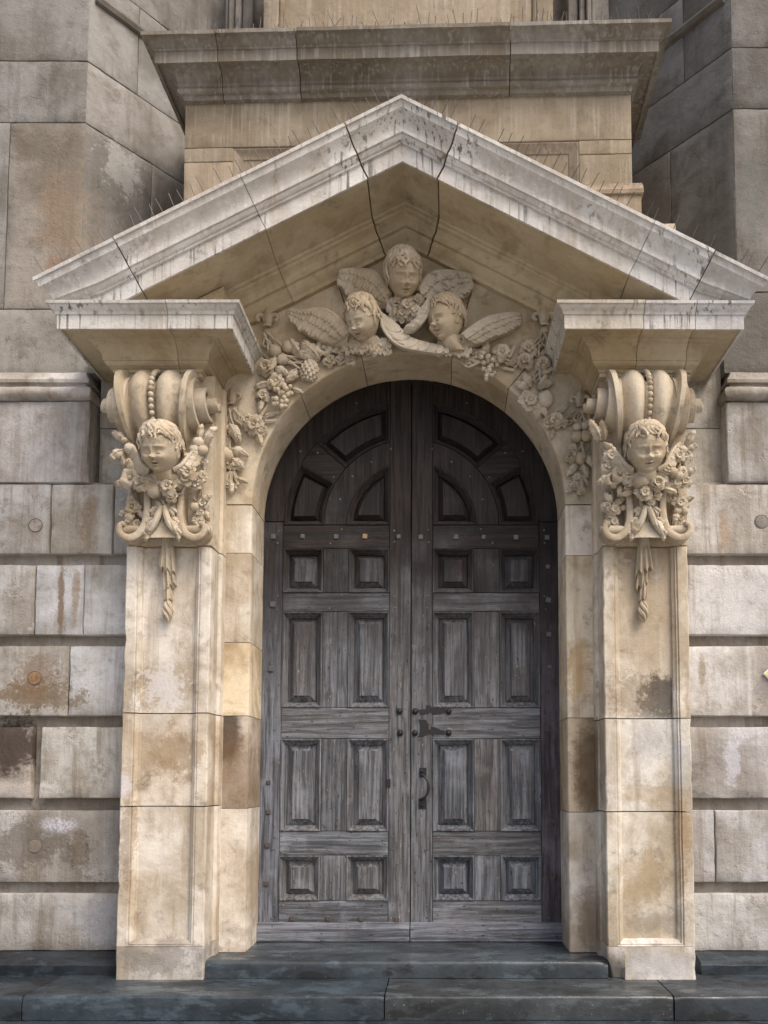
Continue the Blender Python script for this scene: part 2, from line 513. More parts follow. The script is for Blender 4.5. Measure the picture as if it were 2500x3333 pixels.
def stone(name, parent, mat, x0, x1, z0, z1, yf, yb, r=0.012, rough=0.004, chip=1.0, tint=None, M=None, step=0.075, sideback=True):
    """dressed stone: uneven face, worn and chipped arrises"""
    SEED[0] += 1
    s = SEED[0] * 7.31
    def coords(a, b):
        n = max(1, int((b - a - 2 * r) / step))
        return [a, a + 0.3 * r] + [a + r + (b - a - 2 * r) * i / n for i in range(n + 1)] + [b - 0.3 * r, b]
    X, Z = coords(x0, x1), coords(z0, z1)
    nx, nzn = len(X), len(Z)
    v = []
    for j, z in enumerate(Z):
        for i, x in enumerate(X):
            d = min(x - x0, x1 - x, z - z0, z1 - z)
            rr = r * (0.55 + chip * (max(0.0, nz(x * 7 + s, z * 7, s)) * 2.0 + max(0.0, nz(x * 23, z * 23 + s, s) - 0.15) * 3.0))
            e = rr - math.sqrt(max(0.0, rr * rr - (rr - d) ** 2)) if d < rr else 0.0
            y = yf + e + rough * (nz(x * 3 + s, z * 3, s) + 0.6 * nz(x * 11, z * 11 + s, s))
            px, pz = x, z
            w = 0.35 * r * chip * (nz(x * 9 + s, z * 9, 3.3) + 0.5)
            if i in (0, 1): px += max(0, w)
            if i in (nx - 1, nx - 2): px -= max(0, w)
            if j in (0, 1): pz += max(0, w)
            if j in (nzn - 1, nzn - 2): pz -= max(0, w)
            v.append((px, y, pz))
    f = [(j * nx + i, j * nx + i + 1, (j + 1) * nx + i + 1, (j + 1) * nx + i) for j in range(nzn - 1) for i in range(nx - 1)]
    ring = [i for i in range(nx)] + [j * nx + nx - 1 for j in range(1, nzn)] + [(nzn - 1) * nx + i for i in range(nx - 2, -1, -1)] + [j * nx for j in range(nzn - 2, 0, -1)]
    k = len(v)
    for a in ring: v.append((v[a][0], yb, v[a][2]))
    m = len(ring)
    for i in range(m): f.append((ring[i], k + i, k + (i + 1) % m, ring[(i + 1) % m]))
    f.append(tuple(k + i for i in range(m)))
    if M is not None: v = [tuple(M @ Vector(a)) for a in v]
    return part(name, v, f, mat, parent, ang=50, tint=tint)


def jit(v, amp, fr, s=0.0):
    out = []
    for a in v:
        n = noise.noise_vector((a[0] * fr + s, a[1] * fr, a[2] * fr)) * amp + noise.noise_vector((a[0] * fr * 4, a[1] * fr * 4 + s, a[2] * fr * 4)) * (amp * 0.35)
        out.append((a[0] + n[0], a[1] + n[1], a[2] + n[2]))
    return out


def tv(a, b=None, s=0.08):
    """small per-stone colour difference"""
    k = 1 + random.uniform(-s, s)
    w = random.uniform(-s, s) * 0.4
    return (a * k * (1 + w), a * k, a * k * (1 - w))


random.seed(11)
# ------------------------------------------------------------------ ground, steps
v, f = box(-150, 150, -180, 3.0, -0.56, -0.46)
fin(part('pavement', v, f, M_PAVE, smooth=False), kind='structure')

def step_slab(label, x0, x1, y0, y1, z0, z1, r, tint, cutlow=0.0):
    """slate slab with a worn rounded nosing, top face and front face"""
    SEED[0] += 1
    s = SEED[0] * 3.7
    n = max(2, int((x1 - x0) / 0.06))
    rings = []
    for i in range(n + 1):
        x = x0 + (x1 - x0) * i / n
        e = min(x - x0, x1 - x)
        wr = r * (1 + 0.7 * max(0, nz(x * 3 + s, 0, s)) + (0.8 if e < 0.02 else 0))
        dz = 0.006 * nz(x * 1.3 + s, 5, s)
        pr = [(x, y1, z0), (x, y0 + 0.006 * nz(x * 9, 3, s), z0), (x, y0 + 0.005 * nz(x * 7, 8, s), z0 + (z1 - z0) * 0.5)]
        for k in range(5):
            a = math.pi / 2 * k / 4
            pr.append((x, y0 + wr - wr * math.cos(a), z1 - wr + wr * math.sin(a) + dz))
        pr.append((x, y0 + 0.18, z1 + dz * 0.6))
        pr.append((x, y1, z1 + 0.004))
        rings.append(pr)
    v, f = loft(rings)
    o = part('stone_step', v, f, M_SLATE, tint=tint, ang=60)
    return fin(o, label, 'step', 'slate steps before the door')

step_slab('broad slate threshold slab directly under the oak door, between the pilasters', -1.525, 1.505, -0.30, 0.62, -0.126, 0.0, 0.028, (1.05, 1.1, 1.12))
step_slab('long slate step slab below the threshold, left of the middle joint', -2.62, -0.138, -0.80, 0.1, -0.292, -0.13, 0.02, (0.85, 0.95, 1.0))
step_slab('slate step slab below the right half of the door, brown front face', -0.130, 1.856, -0.79, 0.1, -0.292, -0.132, 0.02, (1.15, 1.08, 1.0))
step_slab('dark slate step slab under the right pilaster, at the right end', 1.864, 5.0, -0.80, 0.1, -0.292, -0.128, 0.02, (0.72, 0.75, 0.78))
step_slab('near-black slate step slab below the left wall', -5.0, -2.628, -0.80, 0.1, -0.292, -0.132, 0.02, (0.62, 0.66, 0.7))
step_slab('lowest slate step along the bottom edge of the picture', -5.0, 5.0, -1.25, -0.6, -0.46, -0.298, 0.02, (0.75, 0.8, 0.85))

def plinth(label, x0, x1):
    n = 24
    rings = []
    for i in range(n + 1):
        x = x0 + (x1 - x0) * i / n
        w = 0.008 * nz(x * 5, 1, 9)
        rings.append([(x, 0.1, -0.13), (x, -0.20 + w, -0.13), (x, -0.205 + w, -0.055 + w), (x, -0.18, -0.035 + w), (x, -0.03, 0.012), (x, 0.1, 0.014)])
    v, f = loft(rings)
    fin(part('wall_plinth', v, f, M_SLATE, tint=(0.55, 0.58, 0.62), ang=40), label, 'plinth', 'slate plinths at the foot of the wall')
plinth('dark slate plinth at the foot of the left rusticated wall', -5.0, -2.215)
plinth('dark slate plinth at the foot of the right rusticated wall', 2.235, 5.0)

# ------------------------------------------------------------------ rusticated walls either side
COURSES = [(3.179, 3.763), (2.516, 3.092), (1.862, 2.429), (1.205, 1.776), (0.543, 1.113), (0.012, 0.460)]
plug_me = None
def make_plug():
    v, f = loft([[(0.052 * s * math.cos(2 * math.pi * k / 20), y, 0.052 * s * math.sin(2 * math.pi * k / 20)) for k in range(20)] for s, y in ((1, 0.03), (1, 0.0), (0.94, -0.004), (0.5, -0.005))])
    return to_mesh('stone_plug', v, f, [M_WALL])
def rust_wall(label, side, splits, plugs):
    t = thing('rusticated_wall', label, 'wall', (side * 3.2, 0, 0), 'rusticated walls beside the doorway')
    a, b = (-5.0, -2.12) if side < 0 else (2.10, 5.0)
    stone('channel_backing', t, M_WALL, a, b, 0.0, 3.80, 0.072, 0.35, r=0.004, rough=0.008, tint=(0.72, 0.66, 0.60))
    for (z0, z1), sp in zip(COURSES, splits):
        for s in sp:
            x0, x1 = s[0], s[1]
            stone('stone_block', t, M_WALL, x0 + 0.002, x1 - 0.002, z0, z1, s[2] if len(s) > 2 else 0.0, 0.2, r=0.011, rough=0.0055, chip=1.25,
                  tint=s[3] if len(s) > 3 else tv(1.0))
    global plug_me
    plug_me = plug_me or make_plug()
    for (x, z, tn) in plugs:
        inst('stone_plug', plug_me, t, (x, -0.002, z), tint=tn)
        ring = [(x + 0.056 * math.cos(2 * math.pi * k / 24), 0.0, z + 0.056 * math.sin(2 * math.pi * k / 24)) for k in range(25)]
        v, f = tube([(p[0], -0.001, p[2]) for p in ring], 0.0035, 5)
        part('plug_joint', v, f, M_MORTAR, t)
    return t
rust_wall('grey banded stone wall with round plugs, left of the doorway', -1, [
    [(-5.0, -3.75), (-3.75, -2.929, 0.0, (1.0, .98, .97)), (-2.929, -2.42, 0.003, (1.02, .98, .92)), (-2.42, -2.12, 0.012, (0.95, .95, .96))],
    [(-5.0, -3.03, 0, (0.95, .93, .92)), (-3.03, -2.637, 0.001, (1.02, 1.02, 1.05)), (-2.637, -2.12, -0.002, (1.12, 1.12, 1.12))],
    [(-5.0, -3.62), (-3.62, -2.737, 0, (1.0, .97, .93)), (-2.737, -2.12, 0.001, (1.14, 1.14, 1.16))],
    [(-5.0, -3.01, 0, (0.85, .78, .72)), (-2.945, -2.12, -0.004, (1.16, 1.13, 1.06))],
    [(-5.0, -3.9), (-3.9, -2.12, 0, (0.92, .90, .88))],
    [(-5.0, -3.7), (-3.7, -2.12, 0, (0.98, .97, .96))]],
    [(-3.044, 3.417, (0.75, .68, .66)), (-3.009, 2.167, (0.95, .72, .45)), (-2.963, 0.829, (0.95, .9, .85))])
rust_wall('grey banded stone wall with streaks, right of the doorway', 1, [
    [(2.10, 3.35, 0, (1.08, 1.04, 1.0)), (3.35, 5.0)],
    [(2.10, 3.1, 0, (1.12, 1.10, 1.10)), (3.1, 5.0)],
    [(2.10, 3.3, 0, (1.15, 1.12, 1.10)), (3.3, 5.0)],
    [(2.10, 3.6, 0, (1.12, 1.10, 1.12)), (3.6, 5.0)],
    [(2.10, 2.424, 0.001, (1.05, 1.06, 1.12)), (2.424, 3.5, 0, (1.08, 1.08, 1.10)), (3.5, 5.0)],
    [(2.10, 3.4, 0, (1.04, 1.03, 1.02)), (3.4, 5.0)]],
    [(2.859, 3.447, (0.7, .68, .66))])

# ------------------------------------------------------------------ piers above, with base moulding and splayed inner faces
def pier(label, s):
    """s = -1 left, +1 right"""
    t = thing('pier_wall', label, 'wall', (s * 3.3, 0.1, 3.763), 'stone piers with splayed inner faces')
    e = -2.622 if s < 0 else 2.585
    def sx(a, b): return (a, b) if s < 0 else (-b, -a)
    lo, hi = (-5.0, e) if s < 0 else (e, 5.0)
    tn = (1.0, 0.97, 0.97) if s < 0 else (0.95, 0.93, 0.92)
    stone('stone_block', t, M_WALL, lo, hi, 3.768, 4.453, -0.012, 0.5, r=0.016, rough=0.008, chip=1.3, tint=tn)
    a, b = (-2.60, -2.06) if s < 0 else (2.04, 2.60)
    stone('stone_block', t, M_WALL, a, b, 3.768, 4.28, 0.13, 0.5, r=0.004, tint=(0.92, .88, .80))
    stone('stone_block', t, M_WALL, a, b, 4.284, 4.95, 0.125, 0.5, r=0.004, tint=(0.95, .92, .86))
    # torus base moulding with a return at its inner end
    pr = [(-0.3, 4.455), (0.0, 4.455), (0.015, 4.458)] + [(0.02 + q[0], q[1]) for q in arc(0.0, 4.512, 0.052, -85, 85, 8)] + \
         [(0.012, 4.575), (0.012, 4.595), (0.038, 4.60), (0.042, 4.625), (0.03, 4.64), (0.012, 4.665), (0.0, 4.70), (-0.06, 4.712), (-0.3, 4.712)]
    X = e + s * 0.05
    rings = []
    n = 30
    for i in range(n + 1):
        x = s * 5.0 + (X - s * 5.0) * i / n
        rings.append([(x - s * (max(0, o) if i == n else 0), -o + 0.006 * nz(x * 6, o * 9, z * 9), z + 0.005 * nz(x * 5, 4, z * 30)) for o, z in pr])
    rings.append([(X - s * max(0, o), 0.3, z) for o, z in pr])
    v, f = loft(rings)
    part('base_moulding', v, f, M_WALL, t, tint=(1.02, .97, .93) if s < 0 else (0.85, .80, .74), ang=40)
    # front face of the pier above
    zs = [4.716, 5.27, 6.912, 7.466, 8.3, 9.2] if s < 0 else [4.716, 5.42, 7.036, 7.587, 8.4, 9.2]
    ed = -2.762 if s < 0 else 2.728
    for i in range(len(zs) - 1):
        tn = tv(1.0 if s < 0 else 0.78, s=0.05)  # right pier tinted down: shade put into the stone colour
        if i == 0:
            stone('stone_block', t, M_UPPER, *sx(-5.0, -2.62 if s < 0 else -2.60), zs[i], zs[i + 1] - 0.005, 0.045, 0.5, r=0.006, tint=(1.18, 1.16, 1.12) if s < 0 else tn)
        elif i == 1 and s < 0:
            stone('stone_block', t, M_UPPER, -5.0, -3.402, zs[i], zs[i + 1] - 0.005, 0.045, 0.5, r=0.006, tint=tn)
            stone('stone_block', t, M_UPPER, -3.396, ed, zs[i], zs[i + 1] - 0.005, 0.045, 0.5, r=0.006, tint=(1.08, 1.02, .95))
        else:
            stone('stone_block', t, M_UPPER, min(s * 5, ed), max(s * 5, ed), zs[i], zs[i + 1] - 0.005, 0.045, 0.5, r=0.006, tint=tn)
    # splayed face going back beside the pedestal
    d = Vector((0.58, 0.70, 0)).normalized() if s < 0 else Vector((-0.62, 0.72, 0)).normalized()
    nrm = Vector((d.y, -d.x, 0)) if s < 0 else Vector((-d.y, d.x, 0))
    # local x along the splay, local y into the stone
    o = Vector((ed, 0.047, 0))
    if s < 0:
        M = Matrix(((d.x, -nrm.x, 0, o.x), (d.y, -nrm.y, 0, o.y), (0, 0, 1, 0), (0, 0, 0, 1)))
    else:
        M = Matrix(((-d.x, -nrm.x, 0, o.x), (-d.y, -nrm.y, 0, o.y), (0, 0, 1, 0), (0, 0, 0, 1)))
    L = 1.5
    def run(a, b): return (a, b) if s < 0 else (-b, -a)
    cuts = {0: [0.0, 0.55, L], 1: [0.0, 0.62, L], 2: [0.0, L], 3: [0.0, 0.46, L], 4: [0.0, L]}
    for i in range(len(zs) - 1):
        c = cuts[i]
        for k in range(len(c) - 1):
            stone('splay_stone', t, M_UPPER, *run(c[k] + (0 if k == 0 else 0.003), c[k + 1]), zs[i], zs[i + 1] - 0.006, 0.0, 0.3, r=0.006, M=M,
                  tint=tv(1.15 if s < 0 else 0.74, s=0.05))  # right splay turns from the sun; that shade is painted into its tint
    # string moulding on the splay near the top
    zb = 8.02
    pr = [(-0.05, zb), (0.0, zb), (0.03, zb + 0.015), (0.045, zb + 0.05), (0.03, zb + 0.085), (0.0, zb + 0.1), (-0.05, zb + 0.1)]
    rings = [[tuple(M @ Vector((s * -x if s > 0 else x, -p[0], p[1]))) for p in pr] for x in (0.05, L)]
    v, f = loft(rings)
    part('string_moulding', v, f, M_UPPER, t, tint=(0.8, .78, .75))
    return t
pier('tall stone pier with splayed face and torus base, left of the pediment', -1)
pier('tall stone pier with splayed face, shade tinted in, right of the pediment', 1)

# ------------------------------------------------------------------ window wall behind, above the pedestal
t = thing('window_wall', 'recessed window wall with upright architraves above the top cornice', 'wall', (0, 0.6, 6.9))
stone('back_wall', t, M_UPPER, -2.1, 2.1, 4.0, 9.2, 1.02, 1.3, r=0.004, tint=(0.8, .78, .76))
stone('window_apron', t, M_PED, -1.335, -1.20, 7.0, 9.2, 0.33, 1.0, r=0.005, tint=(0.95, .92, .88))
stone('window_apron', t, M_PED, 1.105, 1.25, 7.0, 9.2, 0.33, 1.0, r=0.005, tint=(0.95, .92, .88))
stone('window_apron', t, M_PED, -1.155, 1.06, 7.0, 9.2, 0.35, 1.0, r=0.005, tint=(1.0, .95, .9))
for s in (-1, 1):
    c = -0.045
    v, f = tube([(c + s * 1.132, 0.36, 7.0), (c + s * 1.132, 0.36, 9.2)], 0.028, 10)
    part('roll_moulding', v, f, M_PED, t, tint=(0.85, .78, .72))
    for k, (x0, x1, y) in enumerate(((1.50, 1.60, 0.80), (1.605, 1.66, 0.76), (1.665, 1.71, 0.72), (1.715, 1.75, 0.75))):
        a, b = sorted((c + s * x0, c + s * x1))
        v, f = bbox(a, b, y, 1.03, 7.0, 9.2, 0.01)
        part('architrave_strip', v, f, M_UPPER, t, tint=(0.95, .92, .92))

# ------------------------------------------------------------------ pedestal with its cornice (settled: turned a touch in plan)
t = thing('window_pedestal', 'wide stone pedestal with sunk panel and heavy moulded cornice above the pediment', 'pedestal', (-0.02, 0.2, 5.0))
PM = Matrix.Translation((-0.03, -0.2, 0)) @ Matrix.Rotation(R(-1.55), 4, 'Z') @ Matrix.Translation((0, 0.2, 0))
def ps(x0, x1, z0, z1, yf, tn, yb=0.95): return stone('pedestal_stone', t, M_PED, x0, x1, z0, z1, yf, yb, r=0.006, rough=0.003, chip=0.6, tint=tn, M=PM)
ps(-1.825, 1.825, 6.525, 6.94, -0.20, (1.0, .97, .93))
ps(-1.825, -1.425, 5.40, 6.40, -0.20, (1.06, .99, .93)); ps(1.40, 1.825, 5.40, 6.40, -0.20, (1.04, 1.0, .95))
ps(-1.825, -1.425, 6.404, 6.521, -0.20, (0.98, .95, .9)); ps(1.40, 1.825, 6.404, 6.521, -0.20, (1.05, 1.0, .93))
v, f = loft([[(x, y, z) for x, z in ((-1.36, 5.46), (0.0, 6.16), (1.34, 5.46), (1.34, 6.45), (-1.36, 6.45))] for y in (0.9, -0.15)])
part('panel_stone', [tuple(PM @ Vector(a)) for a in v], f, M_PED, t, tint=(0.9, .86, .82), smooth=False)
# sunk-panel moulding (mitred frame, open below behind the pediment)
rings = []
for d, y in ((0.0, -0.19), (0.012, -0.193), (0.03, -0.182), (0.06, -0.165), (0.075, -0.158), (0.08, -0.14)):
    rings.append([(-1.425 + d, y, 5.46), (-1.425 + d, y, 6.521 - d), (1.40 - d, y, 6.521 - d), (1.40 - d, y, 5.46)])
v, f = loft(rings, closed=False)
part('panel_moulding', [tuple(PM @ Vector(a)) for a in v], f, M_PED, t, tint=(0.92, .87, .84))
# foot moulding at the right corner
v, f = [], []
mb = MB()
mb.add(*loft([[(x, -0.2 - o, z) for o, z in ((-0.3, 6.02), (0.07, 6.02), (0.075, 6.05), (0.055, 6.075), (0.05, 6.10), (0.02, 6.11), (0.015, 6.14), (-0.3, 6.14))] for x in (1.2, 1.5, 1.90)]), M=PM)
mb.part('foot_moulding', M_PED, t, tint=(1.02, .93, .87))
ps(1.2, 1.885, 5.45, 6.018, -0.25, (1.0, .93, .88))
# cornice stones: profile (outwards, height)
cp = [(-0.2, 6.90), (0.0, 6.90), (0.035, 6.905), (0.04, 6.925), (0.045, 6.935)] + [(0.05 + q[0], q[1]) for q in arc(0.0, 6.965, 0.028, -80, 60, 5)] + \
     [(0.075, 7.0), (0.08, 7.012)] + [(0.075 + q[0], q[1]) for q in arc(0.075, 7.015, 0.075, 180, 90, 5)] + \
     [(0.20, 7.092), (0.20, 7.075), (0.215, 7.075), (0.215, 7.165), (0.225, 7.17), (0.228, 7.182)] + \
     [(0.24, 7.19), (0.252, 7.205), (0.27, 7.228), (0.285, 7.235), (0.30, 7.237), (0.30, 7.268), (0.0, 7.29), (-0.2, 7.29)]
XL, XR = -1.79, 1.79
def cornice_stone(rs, k):
    rings = []
    for a in rs:
        if a == 'bl': rings.append([(XL - o, 0.7, z) for o, z in cp])
        elif a == 'fl': rings.append([(XL - o, -0.2 - o, z) for o, z in cp])
        elif a == 'fr': rings.append([(XR + o, -0.2 - o, z) for o, z in cp])
        elif a == 'br': rings.append([(XR + o, 0.7, z) for o, z in cp])
        else: rings.append([(a, -0.2 - o + 0.004 * nz(a * 6, o * 20, k), z + 0.004 * nz(a * 5, z * 20, k) + k * 0.0015) for o, z in cp])
    v, f = loft(rings)
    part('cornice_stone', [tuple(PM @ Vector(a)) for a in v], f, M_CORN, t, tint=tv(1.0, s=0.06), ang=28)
def rng(a, b): n = max(1, int(abs(b - a) / 0.09)); return [a + (b - a) * i / n for i in range(n + 1)]
cornice_stone(['bl', 'fl'] + rng(-1.75, -1.50), 0)
cornice_stone(rng(-1.494, -0.864), 1)
cornice_stone(rng(-0.856, 0.836), 2)
cornice_stone(rng(0.843, 1.75) + ['fr', 'br'], 1.5)

# ------------------------------------------------------------------ arched opening: jambs, voussoirs running up into the tympanum
t = thing('stone_archway', 'stone door surround of jamb blocks and long wedge stones round the arch', 'archway', (-0.01, 0.2, 0))
AX, AZ, AR = -0.012, 3.59, 1.275
for s, zz, tns in ((-1, [0.004, 1.13, 1.866, 2.46, 3.19, 3.588], [(.98, .95, .92), (.92, .86, .80), (.99, .88, .70), (1.0, .97, .92), (1.02, 1.0, .95)]),
                   (1, [0.004, 1.10, 1.85, 3.17, 3.588], [(1.06, 1.03, .99), (.90, .78, .62), (1.0, .92, .78), (1.02, .98, .92)])):
    for k in range(len(zz) - 1):
        a, b = AX + s * AR, AX + s * (AR + 0.30)
        SEED[0] += 1
        sd_ = SEED[0]
        # L-shaped section: face and reveal, worn arris
        rings = []
        n = max(3, int((zz[k + 1] - zz[k]) / 0.06))
        for i in range(n + 1):
            z = zz[k] + (zz[k + 1] - 0.005 - zz[k]) * i / n
            w = 0.012 + 0.02 * max(0, nz(z * 5, s * 3, sd_)) + (0.03 * max(0, nz(z * 9, 2, 5) + 0.2) if (s > 0 and k == 0) else 0)
            e = 0.004 * nz(z * 4, 7, sd_)
            rings.append([(b, 0.5, z), (b, 0.0, z), (a + s * 0.12, e, z), (a + s * w, e, z), (a + s * w * 0.3, w * 0.3, z), (a, w, z), (a, 0.2, z), (a, 0.5, z)])
        v, f = loft(rings)
        part('jamb_stone', v, f, M_WARM, t, tint=tns[k], ang=50)
def rout(th):
    c, sn = abs(math.cos(th)), math.sin(th)
    r1 = 1.80 / c if c > 1e-3 else 9
    r2 = (5.88 - AZ) / (sn + 0.525 * c)
    return min(r1, r2)
def voussoir(a0, a1, tint, k):
    n = max(3, int((a1 - a0) / 2.0))
    g = 0.15
    rings = []
    for i in range(n + 1):
        th = R(a0 + g + (a1 - a0 - 2 * g) * i / n)
        ro = rout(th)
        c, sn = math.cos(th), math.sin(th)
        w = 0.014 + 0.010 * max(0, nz(th * 9, k, 3))
        pr = [(ro, 0.3), (ro, 0.0)] + [(ro + (AR + 0.1 - ro) * j / 4, 0.003 * nz(th * 6, j, k)) for j in range(1, 5)] + \
             [(AR + w, 0.0), (AR + w * 0.3, w * 0.3), (AR, w), (AR, 0.22), (AR, 0.5), (AR + 0.12, 0.5)]
        rings.append([(AX + r * c, y, AZ + r * sn) for r, y in pr])
    v, f = loft(rings)
    part('voussoir', v, f, M_CARVE, t, tint=tint, ang=45)
for k, (a0, a1, tn) in enumerate(((0, 50, (1.0, 1.0, .98)), (50, 74, (.97, .95, .90)), (74, 107.5, (.98, .95, .88)), (107.5, 134, (1.0, .98, .94)), (134, 180, (1.04, 1.03, 1.0)))):
    voussoir(a0, a1, tn, k)
# mortar core that closes the joints behind the faces
v, f = loft([[(AX + r * math.cos(R(a)), y, AZ + r * math.sin(R(a))) for r, y in ((AR + 0.012, 0.02), (rout(R(a)) - 0.02, 0.02), (rout(R(a)) - 0.02, 0.28), (AR + 0.012, 0.49))] for a in range(0, 181, 4)])
part('mortar_core', v, f, M_MORTAR, t)
# wall behind the pediment, above the arch stones
stone('wall_core', t, M_SOFT, -2.3, 2.3, 4.95, 6.2, 0.31, 0.6, r=0.004)

# ------------------------------------------------------------------ pilasters
def pilaster(label, xc, s, dz, tints):
    """s=+1: inner side at +x (left pilaster)"""
    t = thing('pilaster', label, 'pilaster', (xc, -0.1, -0.13), 'panelled pilasters flanking the door')
    H = 0.328
    half = [(-H, 0.10), (-H, -0.33), (-H + 0.008, -0.338), (-H + 0.078, -0.338), (-H + 0.084, -0.326), (-H + 0.096, -0.330), (-H + 0.102, -0.318),
            (-H + 0.120, -0.308), (-H + 0.124, -0.290), (-H + 0.130, -0.285)]
    inner = [(H - 0.130, -0.285), (H - 0.124, -0.290), (H - 0.120, -0.308), (H - 0.102, -0.318), (H - 0.096, -0.331), (H - 0.084, -0.328), (H - 0.078, -0.338),
             (H - 0.008, -0.338), (H, -0.33), (H, -0.12), (H + 0.012, -0.11), (H + 0.022, -0.095), (H + 0.022, 0.10)]
    sec = half + [(-0.06, -0.284), (0.06, -0.284)] + inner
    plain = half[:4] + [(-0.2, -0.338)] * 6 + [(-0.06, -0.338), (0.06, -0.338)] + [(0.2, -0.338)] * 6 + inner[6:]
    def rings(se, z0, z1, k):
        n = max(2, int((z1 - z0) / 0.07)); out = []
        for i in range(n + 1):
            z = z0 + (z1 - z0) * i / n
            rg = []
            for j, (x, y) in enumerate(se):
                ed = 1.0 if abs(abs(x) - H) < 0.01 and y < -0.3 else 0.25
                ch = max(0, nz(z * 8 + xc, x * 3, k) - 0.05) * 0.022 * ed
                rg.append((xc + s * (x - math.copysign(ch, x)), y + ch + 0.0025 * nz(z * 5, x * 5, k + xc), z))
            out.append(rg)
        return out
    zj = [0.115, 1.154 + dz, 1.861 + dz, 3.152]
    for k in range(3):
        v, f = loft(rings(sec, zj[k] + (0.004 if k else 0), zj[k + 1] - 0.004, k * 3.1))
        part('shaft_stone', v, f, M_WARM, t, tint=tints[k], ang=30)
    # foot: plain block below the panel, damaged inner corner
    rg = rings(plain, -0.128, 0.112, 9)
    for i, r_ in enumerate(rg):
        z = r_[0][2]
        for j, p in enumerate(r_):
            u = (p[0] - xc) * s
            if s < 0 and u > 0.24 and p[1] < -0.2 and z < 0.03:
                cut = 0.11 * (1 - (z + 0.128) / 0.16) * (0.7 + 0.5 * nz(z * 20, j, 4))
                r_[j] = (p[0] - s * max(0, cut) * 0.7, p[1] + max(0, cut), z)
    v, f = loft(rg)
    part('foot_block', v, f, M_WARM, t, tint=tints[3], ang=40)
    # mitred bottom moulding of the panel
    pr = [(0.078, 0.0), (0.078, -0.338), (0.084, -0.330), (0.096, -0.331), (0.102, -0.318), (0.120, -0.308), (0.124, -0.290), (0.130, -0.275), (0.13, 0.0)]
    rr = [[(xc + s * sg * (H - d), y, 0.116 + d - 0.078) for d, y in pr] for sg in (-1, 1)]
    v, f = loft(rr)
    part('panel_moulding', v, f, M_WARM, t, tint=tints[3])
    # plain shaft head behind the bracket
    v, f = loft([[(xc + s * x, y, z) for x, y in ((-H, 0.1), (-H, -0.34), (H, -0.34), (H, -0.12), (H + 0.02, -0.10), (H + 0.02, 0.1))] for z in (3.156, 3.6, 4.0, 4.50)])
    part('shaft_head', v, f, M_CARVE, t, tint=(1.06, 1.05, 1.03), smooth=False)
    return t
pilaster('panelled stone pilaster left of the door, under the bracket', -1.842, 1, 0.0, [(0.99, .96, .92), (1.0, .94, .86), (1.06, 1.03, .99), (.92, .92, .93)])
pilaster('panelled stone pilaster right of the door, dark soot patch, broken foot', 1.824, -1, -0.04, [(0.94, .92, .87), (.95, .95, .94), (1.03, .99, .93), (1.05, 1.06, 1.08)])
# ------------------------------------------------------------------ cornice blocks over the brackets
BP = [(-0.1, 4.488), (0.0, 4.488), (0.004, 4.512), (0.016, 4.516), (0.022, 4.522), (0.036, 4.528), (0.048, 4.542), (0.052, 4.556), (0.06, 4.558), (0.062, 4.574),
      (0.066, 4.60), (0.078, 4.628), (0.098, 4.648), (0.118, 4.656), (0.122, 4.672), (0.150, 4.676), (0.152, 4.688), (0.285, 4.688), (0.286, 4.672), (0.302, 4.672),
      (0.304, 4.774), (0.314, 4.778), (0.316, 4.790), (0.322, 4.800), (0.334, 4.808), (0.344, 4.822), (0.348, 4.832), (0.362, 4.836), (0.366, 4.856), (0.1, 4.872), (-0.1, 4.872)]
FM_B = [1] * 17 + [0] * 14          # sheltered underside, rain-washed front
def cornice_block(label, x0, x1, yf, joints, lim, tints):
    t = thing('cornice_block', label, 'cornice', ((x0 + x1) / 2, yf, 4.488), 'cornice blocks on the brackets')
    k = 0
    cuts = [None] + joints + [None]
    for i in range(len(cuts) - 1):
        rings = []
        a = cuts[i]; b = cuts[i + 1]
        if a is None:
            rings.append([(x0 - o, 0.3, z) for o, z in BP])
            for y in (0.05, -0.2): rings.append([(x0 - o + 0.003 * nz(y * 9, o * 9, 2), min(y, 0.3), z) for o, z in BP])
            rings.append([(x0 - o, yf - o, z) for o, z in BP]); a = x0
        else:
            rings.append([(a + 0.002, yf - o, z) for o, z in BP])
        e = x1 if b is None else b
        n = max(2, int((e - a) / 0.09))
        for q in range(1, n):
            x = a + (e - a) * q / n
            rings.append([(x, yf - o + 0.003 * nz(x * 7, o * 30, i), z + 0.003 * nz(x * 6, z * 30, i + 5)) for o, z in BP])
        if b is None:
            rings.append([(x1 + o, yf - o, z) for o, z in BP])
            rings.append([(x1 + o, -0.2, z) for o, z in BP])
            rings.append([(x1 + o, 0.3, z) for o, z in BP])
        else:
            rings.append([(b - 0.002, yf - o, z) for o, z in BP])
        v, f = loft(rings)
        npf = len(BP)
        fm = []
        for q in range(len(rings) - 1): fm += FM_B
        fm += [1, 1]
        v = [(p[0], p[1], p[2] + tints[i][3]) for p in v]
        part('cornice_stone', v, f, [M_WASH, M_SOFT], t, tint=tints[i][:3], ang=26, fm=fm)
    v, f = box(x0 - 0.26, x1 + 0.26, yf - 0.26, 0.28, 4.695, 4.85)
    part('mortar_core', v, f, M_MORTAR, t, smooth=False)
    v, f = bbox(x0 + 0.01, x1 - 0.01, yf + 0.01, 0.28, 4.46, 4.60, 0.004)
    part('bed_core', v, f, M_SOFT, t, smooth=False)
    return t
cornice_block('projecting cornice block over the left bracket', -2.275, -1.585, -0.42, [-1.76], 0, [(1.0, .98, .95, 0.0), (0.98, .95, .9, 0.002)])
cornice_block('projecting cornice block over the right bracket', 1.468, 2.185, -0.42, [1.62 + 0.13, 2.19 - 0.06], 0, [(1.0, .94, .84, 0.001), (1.02, 1.0, .99, -0.002), (1.0, 1.0, 1.02, -0.004)])

